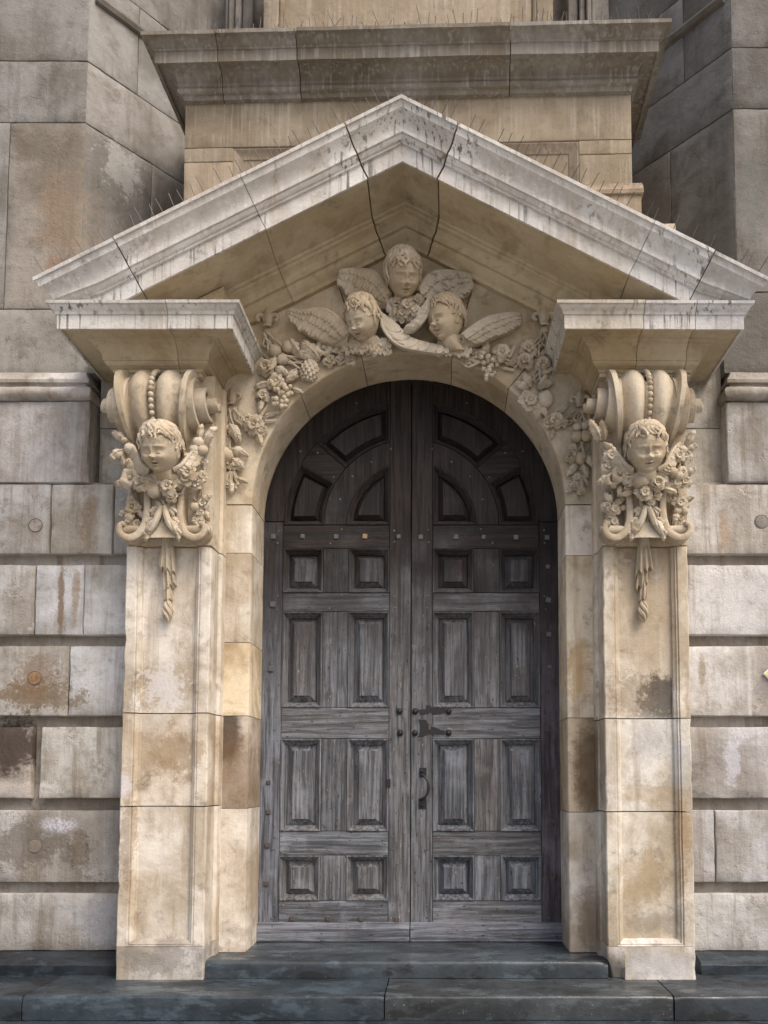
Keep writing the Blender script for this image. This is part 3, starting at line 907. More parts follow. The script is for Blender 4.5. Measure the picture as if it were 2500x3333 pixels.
# ------------------------------------------------------------------ pediment: raking cornice stones
RX, SL = -0.035, 0.525
TH = math.atan(SL)
ZA = 5.99                       # soffit height at the apex
RP = [(-0.25, -0.20), (0.0, -0.20), (0.045, -0.198), (0.048, -0.172), (0.062, -0.160), (0.085, -0.150), (0.104, -0.132), (0.108, -0.104), (0.138, -0.102), (0.142, -0.078),
      (0.152, -0.050), (0.178, -0.034), (0.212, -0.030), (0.216, -0.012), (0.245, -0.010), (0.250, 0.006), (0.70, 0.0), (0.702, -0.016), (0.72, -0.016),
      (0.722, 0.096), (0.742, 0.098), (0.743, 0.110), (0.758, 0.116), (0.770, 0.130), (0.772, 0.142), (0.788, 0.144), (0.789, 0.158), (0.786, 0.174), (0.790, 0.196), (0.805, 0.224), (0.832, 0.248), (0.856, 0.264),
      (0.862, 0.288), (0.868, 0.303), (0.882, 0.305), (0.885, 0.328), (0.55, 0.36), (-0.25, 0.36)]
FM_R = [1] * 17 + [0] * 21
ZBT = 4.862
def rake_ring(s, x, mode, k):
    """s side, x distance from the apex along the level; mode: n square to the rake, m vertical mitre, e eaves return"""
    out = []
    for o, u in RP:
        jx = 0.004 * nz(x * 6, o * 14, k + u * 9)
        if mode == 'm':
            p = (RX, -o, ZA + u / math.cos(TH))
        elif mode == 'n':
            p = (RX + s * (x + u * math.sin(TH)), -o + jx, ZA - SL * x + u * math.cos(TH) + jx)
        else:
            xx = 2.30 + max(0.0, o - 0.55) * 1.05
            p = (RX + s * xx, -o, ZA - SL * xx + u / math.cos(TH))
        out.append((p[0], p[1], max(p[2], ZBT - 0.004 + 0.01 * min(0, u))))
    return out
t = thing('broken_pediment', 'steep stone pediment with raking cornice over the arched door', 'pediment', (RX, -0.4, ZBT))
def rake_stone(rings, tint, k, dz=0.0, dy=0.0):
    v, f = loft(rings)
    fm = []
    for q in range(len(rings) - 1): fm += FM_R
    fm += [1, 1]
    v = [(p[0], p[1] + dy, p[2] + dz) for p in v]
    part('raking_cornice_stone', v, f, [M_WASH, M_SOFT], t, tint=tint, ang=24, fm=fm)
def seq(a, b): n = max(1, int((b - a) / 0.1)); return [a + (b - a) * i / n for i in range(n + 1)]
rake_stone([rake_ring(-1, x, 'n', 1) for x in seq(0.045, 0.258)[::-1]] + [rake_ring(1, 0, 'm', 0)] + [rake_ring(1, x, 'n', 2) for x in seq(0.045, 0.262)], (0.95, .93, .90), 0)
for s, cut, tns in ((-1, [0.266, 1.02, 1.93], [(1.0, .98, .95), (1.02, 1.0, .98), (0.98, .99, 1.0)]), (1, [0.272, 1.69, 2.12], [(1.02, 1.0, .96), (1.02, 1.02, 1.02), (0.92, .92, .92)])):
    for i in range(3):
        a = cut[i] + 0.0025
        last = i == 2
        b = (cut[i + 1] - 0.0025) if not last else 2.16
        rg = [rake_ring(s, x, 'n', i + s * 5) for x in seq(a, b)]
        if last: rg.append(rake_ring(s, 0, 'e', 0))
        rake_stone(rg, tns[i], i, dz=[0.0, 0.003, -0.002][i])
# core that shows dark in the open joints
def core_ring(s, x, m=False):
    pts = [(-0.2, -0.16), (0.09, -0.085), (0.18, 0.02), (0.69, 0.02), (0.70, 0.11), (0.74, 0.15), (0.76, 0.20), (0.83, 0.27), (0.85, 0.30), (-0.2, 0.33)]
    return [(RX + (0 if m else s * x), -o, max(ZA - SL * (0 if m else x) + u / math.cos(TH), ZBT - 0.02)) for o, u in pts]
v, f = loft([core_ring(-1, x) for x in (2.2, 1.5, 0.8, 0.3)] + [core_ring(1, 0, True)] + [core_ring(1, x) for x in (0.3, 0.8, 1.5, 2.2)])
part('mortar_core', v, f, M_MORTAR, t, smooth=False)
# panelled wall blocks above the cornice blocks, under the rake
for s in (-1, 1):
    xi, xo = (1.46, 2.25) if s < 0 else (1.44, 2.25)
    def zt(x): return ZA - SL * (x + s * RX * 0) + 0.01
    def frame(d, y):
        return [(s * (xi + d), y, ZBT + 0.1 + d), (s * (xi + d), y, zt(xi + d) - d * 1.13), (s * ((ZA - ZBT - 0.1) / SL - d * 2.6), y, ZBT + 0.1 + d)]
    v, f = loft([[(s * xi, 0.3, ZBT), (s * xi, -0.02, ZBT), (s * xi, -0.335, ZBT), (s * 2.2, -0.335, ZBT), (s * 2.2, 0.3, ZBT)],
                 [(s * xi, 0.3, zt(xi)), (s * xi, -0.02, zt(xi)), (s * xi, -0.335, zt(xi)), (s * 2.2, -0.335, zt(2.2)), (s * 2.2, 0.3, zt(2.2))]])
    part('frieze_stone', v, f, M_SOFT, t, smooth=False, tint=(1.05, 1.03, 1.0))
    rr = [frame(d, y) for d, y in ((0.055, -0.33), (0.055, -0.350), (0.07, -0.352), (0.078, -0.342), (0.10, -0.340), (0.104, -0.356), (0.118, -0.356))]
    v, f = loft(rr)
    part('raised_panel', v, f, M_SOFT, t, smooth=False, tint=(1.08, 1.05, 1.0))

# ------------------------------------------------------------------ bird spikes
v, f = tube([(0, 0, 0), (0, 0, 0.5), (0, 0, 1.0)], [0.003 / 0.15] * 3, 5)
SPIKE = to_mesh('spike', v, f, [M_WIRE])
for s, lab, n in ((-1, 'row of thin bird spikes along the left slope of the pediment', 36), (1, 'row of thin bird spikes along the right slope of the pediment', 38)):
    t = thing('bird_spike_strip', lab, 'bird spikes', (RX + s * 1.3, -0.84, 5.75), 'bird spike strips')
    def top(x): return ZA - SL * x + 0.328 / math.cos(TH) + 0.012
    x0, x1 = 0.03, 2.62
    v, f = tube([(RX + s * x, -0.80, top(x) - 0.002) for x in (x0, 0.9, 1.8, x1)], 0.006, 6)
    part('base_strip', v, f, M_WIRE, t)
    for i in range(n):
        x = x0 + 0.04 + (x1 - x0 - 0.08) * i / (n - 1) + random.uniform(-0.006, 0.006)
        if random.random() < 0.04: continue
        L = random.uniform(0.145, 0.175)
        lean = s * (0.47 + (0.07 if i % 2 else -0.07)) + random.uniform(-0.04, 0.04)
        inst('spike', SPIKE, t, (RX + s * x, -0.80, top(x) - 0.006), (0.25 if i % 2 else 0.05, lean, 0), (0.15, 0.15, L))
t = thing('bird_spike_strip', 'row of bent bird spikes standing on the top cornice', 'bird spikes', (0, -0.4, 7.29), 'bird spike strips')
v, f = tube([tuple(PM @ Vector((x, -0.42, 7.275))) for x in (-2.0, -1, 0, 1, 2.0)], 0.006, 6)
part('base_strip', v, f, M_WIRE, t)
x = -1.98
while x < 2.0:
    x += random.choice((0.045, 0.05, 0.055, 0.06))
    p = PM @ Vector((x, -0.42 + random.uniform(-0.05, 0.02), 7.275))
    inst('spike', SPIKE, t, p, (random.uniform(-0.2, 0.2), random.gauss(0, 0.22), 0), (0.15, 0.15, random.uniform(0.08, 0.17)))

# ------------------------------------------------------------------ the oak door
DY = 0.45
DZ0 = 3.56
def plate(poly, y0, y1, ch=0.004):
    """slab cut to an outline, with a small chamfer along the front"""
    n = len(poly)
    cx = sum(p[0] for p in poly) / n; cz = sum(p[1] for p in poly) / n
    ins = []
    ar = sum(poly[i][0] * poly[(i + 1) % n][1] - poly[(i + 1) % n][0] * poly[i][1] for i in range(n))
    sg = 1 if ar > 0 else -1
    for i in range(n):
        a, b, c = Vector(poly[i - 1]), Vector(poly[i]), Vector(poly[(i + 1) % n])
        e1 = (b - a); e2 = (c - b)
        if e1.length < 1e-6: e1 = e2
        if e2.length < 1e-6: e2 = e1
        e1.normalize(); e2.normalize()
        n1 = Vector((-e1.y, e1.x)) * sg; n2 = Vector((-e2.y, e2.x)) * sg
        m = n1 + n2
        k = max(0.35, m.length_squared / 2)
        ins.append(b + m * (ch / k / 1.0) * 0.5 * 1.0 * (2 / max(0.7, m.length_squared)) * (m.length_squared / 2) if False else b + m / max(0.5, m.dot(n1)) * ch)
    return loft([[(p[0], y1, p[1]) for p in poly], [(p[0], y0 + ch, p[1]) for p in poly], [(p.x, y0, p.y) for p in ins]])
def leaf_door(label, s):
    """s=-1 left leaf, +1 right leaf; built for the left and mirrored"""
    t = thing('door_leaf', label, 'door', (s * 0.645, DY, 0.01), 'leaves of the oak double door')
    X0 = -0.008
    def mx(x): return X0 + s * x                      # x measured outwards from the meeting line
    def rect(a, b, z0, z1): return [(mx(a), z0), (mx(b), z0), (mx(b), z1), (mx(a), z1)]
    g = 0.0015
    a0, a1, b0, b1, c0, c1 = 0.004, 0.187, 0.540, 0.762, 1.108, 1.280
    AZo = AZ - 0.004
    tn_shaded = (0.62, 0.50, 0.52)  # maroon right stile, with the jamb's cast shadow put into the tint
    rt = s > 0
    def member(name, poly, mat, tint=None, y=DY, ch=0.004):
        v, f = plate(poly, y, DY + 0.085, ch)
        return part(name, v, f, mat, t, tint=tint, ang=30)
    def T(lo=0.78, hi=1.2): k = random.uniform(lo, hi); w = random.uniform(-.03, .05); return (k * (1 + w), k, k * (1 - w))
    # uprights
    top = AZo + math.sqrt(AR ** 2 - a1 ** 2)
    ms = [(mx(a0), 0.012), (mx(a1 - g), 0.012), (mx(a1 - g), top - 0.006), (mx(0.1), AZo + math.sqrt(AR ** 2 - 0.01) - 0.002), (mx(a0), AZo + AR - 0.002)]
    member('meeting_stile', ms, M_OAKV, (1.05, 1.0, .95) if not rt else (1.02, .99, .97))
    member('outer_stile', rect(c0 + g, c1, 0.012, AZo - g), M_OAKV, (1.02, 1.04, 1.10) if not rt else tn_shaded)
    def ar_pts(r, t0, t1, n): return [(mx(r * math.cos(t0 + (t1 - t0) * i / n)), DZ0 + r * math.sin(t0 + (t1 - t0) * i / n)) for i in range(n + 1)]
    # curved head of the stile follows the stone arch
    ro = AR - 0.004
    po = [(mx(ro * math.cos(R(a))), AZ + ro * math.sin(R(a))) for a in [i * 2.7 for i in range(31)] if ro * math.cos(R(a)) > a1]
    po.append((mx(a1 + g), AZ + math.sqrt(ro ** 2 - a1 ** 2)))
    r1 = 1.105
    tt = math.acos((a1 + g) / r1)
    po += ar_pts(r1, tt, 0.032, 28)
    po[-1] = (mx(c0 + g), AZo + 0.002)
    member('arched_head', po, M_OAKV, (0.75, .66, .66) if rt else (0.85, .8, .8))
    # rails
    rails = [(0.145, 0.338, 'bottom_rail'), (0.715, 0.918, 'rail'), (1.700, 1.968, 'lock_rail'), (2.797, 2.963, 'rail'), (3.352, DZ0, 'rail')]
    for k, (z0, z1, nm) in enumerate(rails):
        tn = T()
        if nm == 'lock_rail': tn = (1.05, 1.02, 1.0)
        member(nm, rect(a1 + g, c0 - g, z0 + g, z1 - g), M_OAKH, tn)
    for (z0, z1) in ((0.338, 0.715), (0.918, 1.700), (1.968, 2.797), (2.963, 3.352)):
        tn = T()
        if rt and z0 == 0.918: tn = (1.08, .97, .88)
        member('muntin', rect(b0 + g, b1 - g, z0 + g, z1 - g), M_OAKV, tn)
    # ring rail and spoke in the arched head
    ri, rm = 0.560, 0.762
    t_i = math.acos(a1 / ri); t_m = math.acos(a1 / rm)
    member('ring_rail', ar_pts(ri + g, 0.003, t_i, 22) + ar_pts(rm - g, t_m, 0.003, 26), M_OAKV, T(0.85, 1.0))
    A1, A2 = R(29.0), R(41.5)
    member('spoke', ar_pts(rm + g, A1, A2, 5) + ar_pts(r1 - g, A2, A1, 6), M_OAKH, T(0.8, 0.95))
    # raised and fielded panels with their own mouldings
    def rshape(x0, x1, z0, z1): return lambda d: [(mx(x0 + d), z0 + d), (mx(x1 - d), z0 + d), (mx(x1 - d), z1 - d), (mx(x0 + d), z1 - d)]
    def quarter(d):
        r = ri - d; lo = math.asin(d / r) if d > 0 else 0; hi = math.acos((a1 + d) / r)
        return ar_pts(r, lo, hi, 16) + [(mx(a1 + d), DZ0 + d)]
    def lowfan(d):
        r0, r2 = rm + d, r1 - d
        return ar_pts(r2, math.asin(d / r2), A1 - math.asin(d / r2), 12) + ar_pts(r0, A1 - math.asin(d / r0), math.asin(d / r0), 12)
    def upfan(d):
        r0, r2 = rm + d, r1 - d
        return ar_pts(r2, A2 + math.asin(d / r2), math.acos((a1 + d) / r2), 14) + ar_pts(r0, math.acos((a1 + d) / r0), A2 + math.asin(d / r0), 14)
    def panel(shape, mat, tint, fw=0.102):
        rg = [[(x, DY + dy, z) for x, z in shape(d)] for d, dy in ((0.0, 0.083), (0.0505, 0.083), (0.0515, 0.058), (fw - 0.006, 0.024), (fw - 0.004, 0.010), (fw, 0.006))]
        v, f = loft(rg)
        p = part('panel', v, f, mat, t, tint=tint, ang=22)
        rg = [[(x, DY + dy, z) for x, z in shape(d)] for d, dy in ((0.0, 0.082), (0.0, -0.004), (0.003, -0.009), (0.011, -0.009), (0.014, 0.002), (0.020, 0.005), (0.025, 0.018), (0.032, 0.021), (0.037, 0.034), (0.045, 0.038), (0.051, 0.052), (0.051, 0.082))]
        v, f = loft(rg, True, False, False)
        part('moulding', v, f, mat, p, tint=tint, ang=24)
    rows = ((0.338, 0.715), (0.918, 1.700), (1.968, 2.797), (2.963, 3.352))
    for z0, z1 in rows:
        for x0, x1 in ((a1, b0), (b1, c0)):
            panel(rshape(x0, x1, z0, z1), M_OAKV, T(0.9, 1.15), 0.104 if z1 - z0 > .5 else 0.100)
    panel(quarter, M_OAKV, T(0.95, 1.15), 0.09)
    panel(lowfan, M_OAKV, T(0.75, 0.9), 0.082)
    panel(upfan, M_OAKV, T(0.7, 0.85), 0.082)
    # weather board along the foot
    xa, xb = sorted((mx(a0), mx(c1 + 0.004)))
    rg = []
    for i in range(25):
        x = xa + (xb - xa) * i / 24
        w = 0.002 * nz(x * 9, 1, s)
        rg.append([(x, DY + 0.03, 0.008), (x, 0.402 + w, 0.010), (x, 0.40 + w, 0.112 + w), (x, 0.404, 0.118), (x, 0.416, 0.150), (x, 0.445, 0.160), (x, DY + 0.03, 0.160)])
    v, f = loft(rg)
    part('weather_board', v, f, M_OAKH, t, tint=(1.2, 1.2, 1.25), ang=25)
    return t
LEAF_L = leaf_door('left leaf of the weathered oak double door', -1)
LEAF_R = leaf_door('right leaf of the weathered oak door, with handle and keyhole', 1)
# dark void strip closing the gap between and behind the leaves
for lf, s in ((LEAF_L, -1), (LEAF_R, 1)):
    pts = [(0.0, 0.0)] + [(s * 1.27, 0.0)] + [(AX + s * 1.27 * math.cos(R(a)), AZ + 1.27 * math.sin(R(a))) for a in range(0, 90, 6)] + [(0.0, AZ + 1.27)]
    v, f = plate(pts, DY + 0.086, DY + 0.10, 0.001)
    part('backing_board', v, f, M_OAKV, lf, tint=(0.3, .3, .3), smooth=False)
# iron fittings
sq = MB().add(*bbox(-0.5, 0.5, -0.22, 0.2, -0.5, 0.5, 0.12))
SQ = sq.mesh('square_nail', M_LEAD, smooth=False)
SQB = sq.mesh('square_nail', M_BRASS, smooth=False)
SQR = sq.mesh('square_nail', M_RUST, smooth=False)
PEG = MB().add(*sphere((0, 0, 0), (0.5, 0.22, 0.5), 10, 6)).mesh('peg', M_LEAD)
v, f = sphere((0, -0.1, 0), (0.5, 0.45, 0.5), 14, 8)
v2, f2 = loft([[(0.62 * math.cos(2 * math.pi * k / 14), y, 0.62 * math.sin(2 * math.pi * k / 14)) for k in range(14)] for y in (0.1, -0.06)])
DOME = MB().add(v, f).add(v2, f2).mesh('dome_stud', M_IRON)
def lf(x): return LEAF_L if x < -0.008 else LEAF_R
for i, (x, z) in enumerate(((-1.205, 3.455), (-0.95, 3.458), (-0.66, 3.455), (-0.41, 3.458), (-0.118, 3.455), (0.075, 3.452), (0.38, 3.452), (0.62, 3.452), (0.90, 3.45), (1.17, 3.448))):
    inst('square_nail', SQB if i == 3 else SQ, lf(x), (x, DY - 0.002, z), (0, random.uniform(-.1, .1), 0), random.uniform(0.036, 0.046))
for x, z in ((1.175, 3.19), (1.178, 2.90), (1.18, 2.60), (1.183, 2.32), (-1.20, 2.86), (-1.205, 2.30), (1.19, 0.52), (1.2, 1.0), (-1.215, 1.33), (-1.212, 1.08), (-1.217, 0.80), (-1.22, 0.48)):
    inst('square_nail', SQ if z > 2 else SQR, lf(x), (x, DY - 0.002, z), (0, random.uniform(-.3, .3), 0), random.uniform(0.036, 0.05))
for x, z in ((-1.0, 0.19), (-0.70, 0.19), (-0.42, 0.185), (-0.12, 0.18)):
    inst('square_nail', SQR, lf(x), (x, DY - 0.002, z), (0, 0, 0), 0.04)
pegs = []
for s in (-1, 1):
    for zz in (0.82, 1.84, 2.88, 3.46, 0.25):
        for xx, dzz in ((0.145, 0.05), (0.145, -0.05), (0.60, 0.06), (0.70, -0.06), (1.15, 0.05), (1.16, -0.06)):
            if zz == 1.84 and xx < 0.2: continue
            pegs.append((-0.008 + s * xx + random.uniform(-.006, .006), zz + dzz + random.uniform(-.006, .006)))
    for a, r in ((20, 0.66), (40, 0.67), (58, 0.66), (75, 0.70), (32, 0.80), (38, 1.04), (34, 1.17), (66, 1.19)):
        pegs.append((-0.008 + s * r * math.cos(R(a)), DZ0 + r * math.sin(R(a))))
for x, z in pegs:
    inst('peg', PEG, lf(x), (x, DY - 0.001, z), (0, 0, 0), random.uniform(0.014, 0.022))
for x, z in ((-0.105, 1.935), (-0.098, 1.75), (0.03, 1.935), (0.028, 1.75), (0.315, 1.935), (0.315, 1.75)):
    inst('dome_stud', DOME, lf(x), (x, DY - 0.006, z), (0, 0, 0), 0.044)
# remains of the black lock plate: ragged outline
def ragged(pts, y, name, mat, par, amp=0.008):
    out = []
    for i in range(len(pts)):
        a, b = pts[i], pts[(i + 1) % len(pts)]
        m = max(1, int(math.hypot(b[0] - a[0], b[1] - a[1]) / 0.015))
        for k in range(m):
            x = a[0] + (b[0] - a[0]) * k / m; z = a[1] + (b[1] - a[1]) * k / m
            out.append((x + amp * nz(x * 60, z * 60, 1), z + amp * nz(x * 60, z * 60, 7)))
    v, f = loft([[(p[0], y + 0.006, p[1]) for p in out], [(p[0], y, p[1]) for p in out]])
    return part(name, v, f, mat, par, smooth=False)
ragged([(0.13, 1.99), (0.16, 1.99), (0.17, 1.97), (0.29, 1.965), (0.285, 1.92), (0.19, 1.905), (0.165, 1.925), (0.14, 1.915), (0.07, 1.905), (0.06, 1.95), (0.12, 1.955)], DY - 0.004, 'lock_plate', M_IRON, LEAF_R)
ragged([(0.06, 1.865), (0.13, 1.86), (0.135, 1.81), (0.20, 1.80), (0.285, 1.765), (0.28, 1.735), (0.15, 1.74), (0.10, 1.72), (0.055, 1.715), (0.075, 1.78)], DY - 0.004, 'lock_plate', M_IRON, LEAF_R)
mb = MB()
mb.add(*sphere((0.152, DY - 0.004, 1.828), (0.018, 0.008, 0.020), 12, 6)); mb.add(*bbox(0.141, 0.163, DY - 0.010, DY + 0.004, 1.775, 1.825, 0.002))
mb.part('keyhole_cover', M_RUST, LEAF_R)
mb = MB()
mb.add(*sphere((0.152, DY - 0.013, 1.826), (0.007, 0.003, 0.007), 10, 5)); mb.add(*box(0.149, 0.155, DY - 0.0135, DY - 0.009, 1.795, 1.825))
mb.part('keyhole', M_MORTAR, LEAF_R)
# D handle on two plates
v, f = bbox(0.068, 0.128, DY - 0.006, DY + 0.004, 1.375, 1.455, 0.002); part('handle_plate', v, f, M_IRON, LEAF_R, smooth=False)
v, f = bbox(0.060, 0.128, DY - 0.006, DY + 0.004, 1.105, 1.195, 0.002); part('handle_plate', v, f, M_IRON, LEAF_R, smooth=False)
pts = [(0.085, DY - 0.004, 1.40), (0.09, DY - 0.05, 1.395), (0.118, DY - 0.07, 1.375), (0.142, DY - 0.072, 1.335), (0.147, DY - 0.072, 1.285), (0.138, DY - 0.070, 1.235), (0.115, DY - 0.065, 1.205), (0.09, DY - 0.05, 1.195), (0.085, DY - 0.004, 1.185)]
v, f = tube(pts, [0.014, 0.011, 0.010, 0.011, 0.0125, 0.011, 0.010, 0.011, 0.014], 10)
part('handle', v, f, M_IRON, LEAF_R)
inst('dome_stud', DOME, LEAF_R, (0.083, DY - 0.008, 1.425), (0, 0, 0), 0.03)
inst('dome_stud', DOME, LEAF_R, (0.09, DY - 0.008, 1.135), (0, 0, 0), 0.026)
v, f = bbox(-0.215, -0.178, DY - 0.015, DY + 0.01, 1.29, 1.36, 0.004); part('latch_block', v, f, M_IRON, LEAF_L, smooth=False)

# ------------------------------------------------------------------ small sign at the right edge
t = thing('diamond_sign', 'small yellow diamond sign with white edge on the right wall', 'sign', (2.935, -0.004, 2.20))
def dia(r, y): return [(2.935 + r, y, 2.20), (2.935, y, 2.20 + r), (2.935 - r, y, 2.20), (2.935, y, 2.20 - r)]
v, f = loft([dia(0.10, 0.02), dia(0.10, -0.016), dia(0.098, -0.018)]); part('sign_edge', v, f, M_WHITE, t, smooth=False)
v, f = loft([dia(0.088, -0.012), dia(0.088, -0.0205)]); part('sign_face', v, f, M_YEL, t, smooth=False)
# ------------------------------------------------------------------ carved ornament: unit pieces, each about 1 across, facing the street (-y)
def petal(M, L=1.0, W=0.55, cup=0.35, curl=0.25, notch=0.0, nu=5, nv=6, th=0.06):
    """petal from the origin along +z"""
    top, bot = [], []
    for i in range(nv + 1):
        s = i / nv
        w = W * (math.sin(math.pi * (0.10 + 0.80 * s ** 0.8)) ** 0.8) * 0.5
        if i == nv: w *= 0.55
        for j in range(nu):
            u = -1 + 2 * j / (nu - 1)
            y = -(cup * math.sin(s * 2.2) - curl * s ** 3) - 0.10 * u * u * (1 - s) + 0.03 * math.cos(u * 7)
            z = L * s * (1 - notch * (1 - abs(u)) * (s > 0.99))
            top.append((w * u, y, z)); bot.append((w * u * 0.96, y + th, z * 0.99))
    n = len(top)
    f = []
    for i in range(nv):
        for j in range(nu - 1):
            a = i * nu + j
            f.append((a, a + 1, a + nu + 1, a + nu)); f.append((n + a, n + a + nu, n + a + nu + 1, n + a + 1))
    edge = [j for j in range(nu)] + [i * nu + nu - 1 for i in range(1, nv + 1)] + [nv * nu + j for j in range(nu - 2, -1, -1)] + [i * nu for i in range(nv - 1, 0, -1)]
    for k in range(len(edge)):
        a, b = edge[k], edge[(k + 1) % len(edge)]
        f.append((a, n + a, n + b, b))
    return [tuple(M @ Vector(p)) for p in top + bot], f
def RY(a): return Matrix.Rotation(a, 4, 'Y')
def TR(x, y, z): return Matrix.Translation((x, y, z))
def flower_mesh(n=5, inner=True, W=0.5, seed=0, cup=0.30, curl=0.35):
    rr = random.Random(seed); mb = MB()
    mb.add(*sphere((0, 0.05, 0), (0.22, 0.25, 0.22), 8, 6))
    for k in range(n):
        a = 2 * math.pi * k / n + rr.uniform(-.12, .12)
        mb.add(*petal(RY(a) @ TR(0, -0.12, 0.06) @ Matrix.Scale(0.5 * rr.uniform(.85, 1.1), 4), W=W * 2.0 * 5 / n, cup=cup, curl=curl, notch=0.12))
    if inner:
        for k in range(n - 1):
            a = 2 * math.pi * (k + 0.5) / (n - 1)
            mb.add(*petal(RY(a) @ TR(0, -0.22, 0.03) @ Matrix.Scale(0.28, 4), W=0.95, cup=0.65, curl=0.1))
    mb.add(*sphere((0, -0.30, 0), (0.095, 0.09, 0.095), 8, 6))
    return mb.mesh('flower', M_CARVE, wear=0.035)
def rose_mesh():
    mb = MB()
    mb.add(*sphere((0, 0.0, 0), (0.34, 0.30, 0.34), 10, 7))
    for ring, (n, sc, y, cup) in enumerate(((6, 0.50, -0.08, 0.40), (5, 0.40, -0.20, 0.62), (4, 0.28, -0.30, 0.9))):
        for k in range(n):
            mb.add(*petal(RY(2 * math.pi * (k + ring * 0.5) / n) @ TR(0, y, 0.03) @ Matrix.Scale(sc, 4), W=1.15, cup=cup, curl=0.05 + 0.1 * (2 - ring)))
    mb.add(*sphere((0, -0.42, 0), (0.07, 0.07, 0.07), 8, 6))
    return mb.mesh('rose', M_CARVE, wear=0.03)
def leaf_mesh(serr=0.16, W=0.42, bend=0.22, name='leaf', vein=0.02):
    nv, nu = 14, 7
    top, bot = [], []
    for i in range(nv + 1):
        s = i / nv
        w = W * 0.5 * (math.sin(math.pi * (0.06 + 0.92 * s ** 0.85)) ** 0.75) * (1 if serr else 1 + 0.10 * math.sin(i * 2.1)) * (1 + serr * (((i % 2) * 2) - 1) * (0 < i < nv))
        for j in range(nu):
            u = -1 + 2 * j / (nu - 1)
            y = -0.10 - bend * math.sin(math.pi * s) + 0.10 * abs(u) + vein * ((i + abs(j - 3)) % 2) + (0 if serr else 0.045 * math.cos(3.6 * math.pi * u) * (0.3 + s)) - 0.12 * s * (s > 0.7)
            top.append((w * u, y, s + 0.03 * abs(u))); bot.append((w * u, y + 0.09, s + 0.02 * abs(u)))
    n = len(top); f = []
    for i in range(nv):
        for j in range(nu - 1):
            a = i * nu + j
            f.append((a, a + 1, a + nu + 1, a + nu)); f.append((n + a, n + a + nu, n + a + nu + 1, n + a + 1))
    edge = [j for j in range(nu)] + [i * nu + nu - 1 for i in range(1, nv + 1)] + [nv * nu + j for j in range(nu - 2, -1, -1)] + [i * nu for i in range(nv - 1, 0, -1)]
    for k in range(len(edge)):
        a, b = edge[k], edge[(k + 1) % len(edge)]
        f.append((a, n + a, n + b, b))
    mb = MB().add(top + bot, f)
    mb.add(*tube([(0, -0.11 - bend * math.sin(math.pi * s) - 0.01, s) for s in (0, .25, .5, .75, .97)], [.03, .028, .022, .016, .008], 6))
    return mb.mesh(name, M_CARVE, ang=60, wear=0.04)
def fruit_mesh():
    v, f = sphere((0, -0.15, 0), (0.5, 0.46, 0.5), 18, 12)
    out = []
    for a in v:
        g = math.exp(-(a[0] / 0.09) ** 2) * 0.05 if a[1] < 0 else 0
        d = math.exp(-((a[0]) ** 2 + (a[2] - 0.5) ** 2) / 0.02) * 0.10
        out.append((a[0], a[1] + g, a[2] - d))
    mb = MB().add(out, f)
    mb.add(*tube([(0, -0.15, 0.38), (0.03, -0.17, 0.55)], 0.035, 6))
    return mb.mesh('fruit', M_CARVE, wear=0.03)
def wheat_mesh():
    mb = MB()
    mb.add(*tube([(0, -0.06, -0.35), (0.01, -0.1, 0.2), (0, -0.12, 1.0)], [0.03, 0.025, 0.01], 6))
    for k in range(9):
        z = 0.18 + 0.088 * k
        for sd_ in (-1, 1):
            M = TR(sd_ * 0.065 * (1 - 0.04 * k), -0.12, z) @ RY(sd_ * 0.5)
            mb.add(*sphere((0, 0, 0), (0.05, 0.06, 0.095), 7, 5), M=M)
        mb.add(*sphere((0, -0.17, z + 0.03), (0.04, 0.04, 0.08), 7, 5))
    for k in range(7):
        a = (k - 3) * 0.13
        mb.add(*tube([(math.sin(a) * 0.3, -0.1, 0.8 + 0.2 * math.cos(a)), (math.sin(a) * 0.7, -0.12, 0.85 + 0.5 * math.cos(a))], [0.012, 0.004], 4))
    return mb.mesh('wheat_ear', M_CARVE)
def cone_mesh():
    mb = MB(); mb.add(*sphere((0, -0.1, -0.35), (0.40, 0.34, 0.5), 12, 9))
    for i in range(7):
        for k in range(9):
            th = 0.5 + i * 0.33; ph = 2 * math.pi * (k + 0.5 * (i % 2)) / 9
            if math.sin(ph) > 0.45: continue
            mb.add(*sphere((0.40 * math.sin(th) * math.cos(ph), -0.1 + 0.36 * math.sin(th) * math.sin(ph), -0.35 + 0.5 * math.cos(th)), (0.085, 0.07, 0.10), 6, 4))
    return mb.mesh('seed_head', M_CARVE)
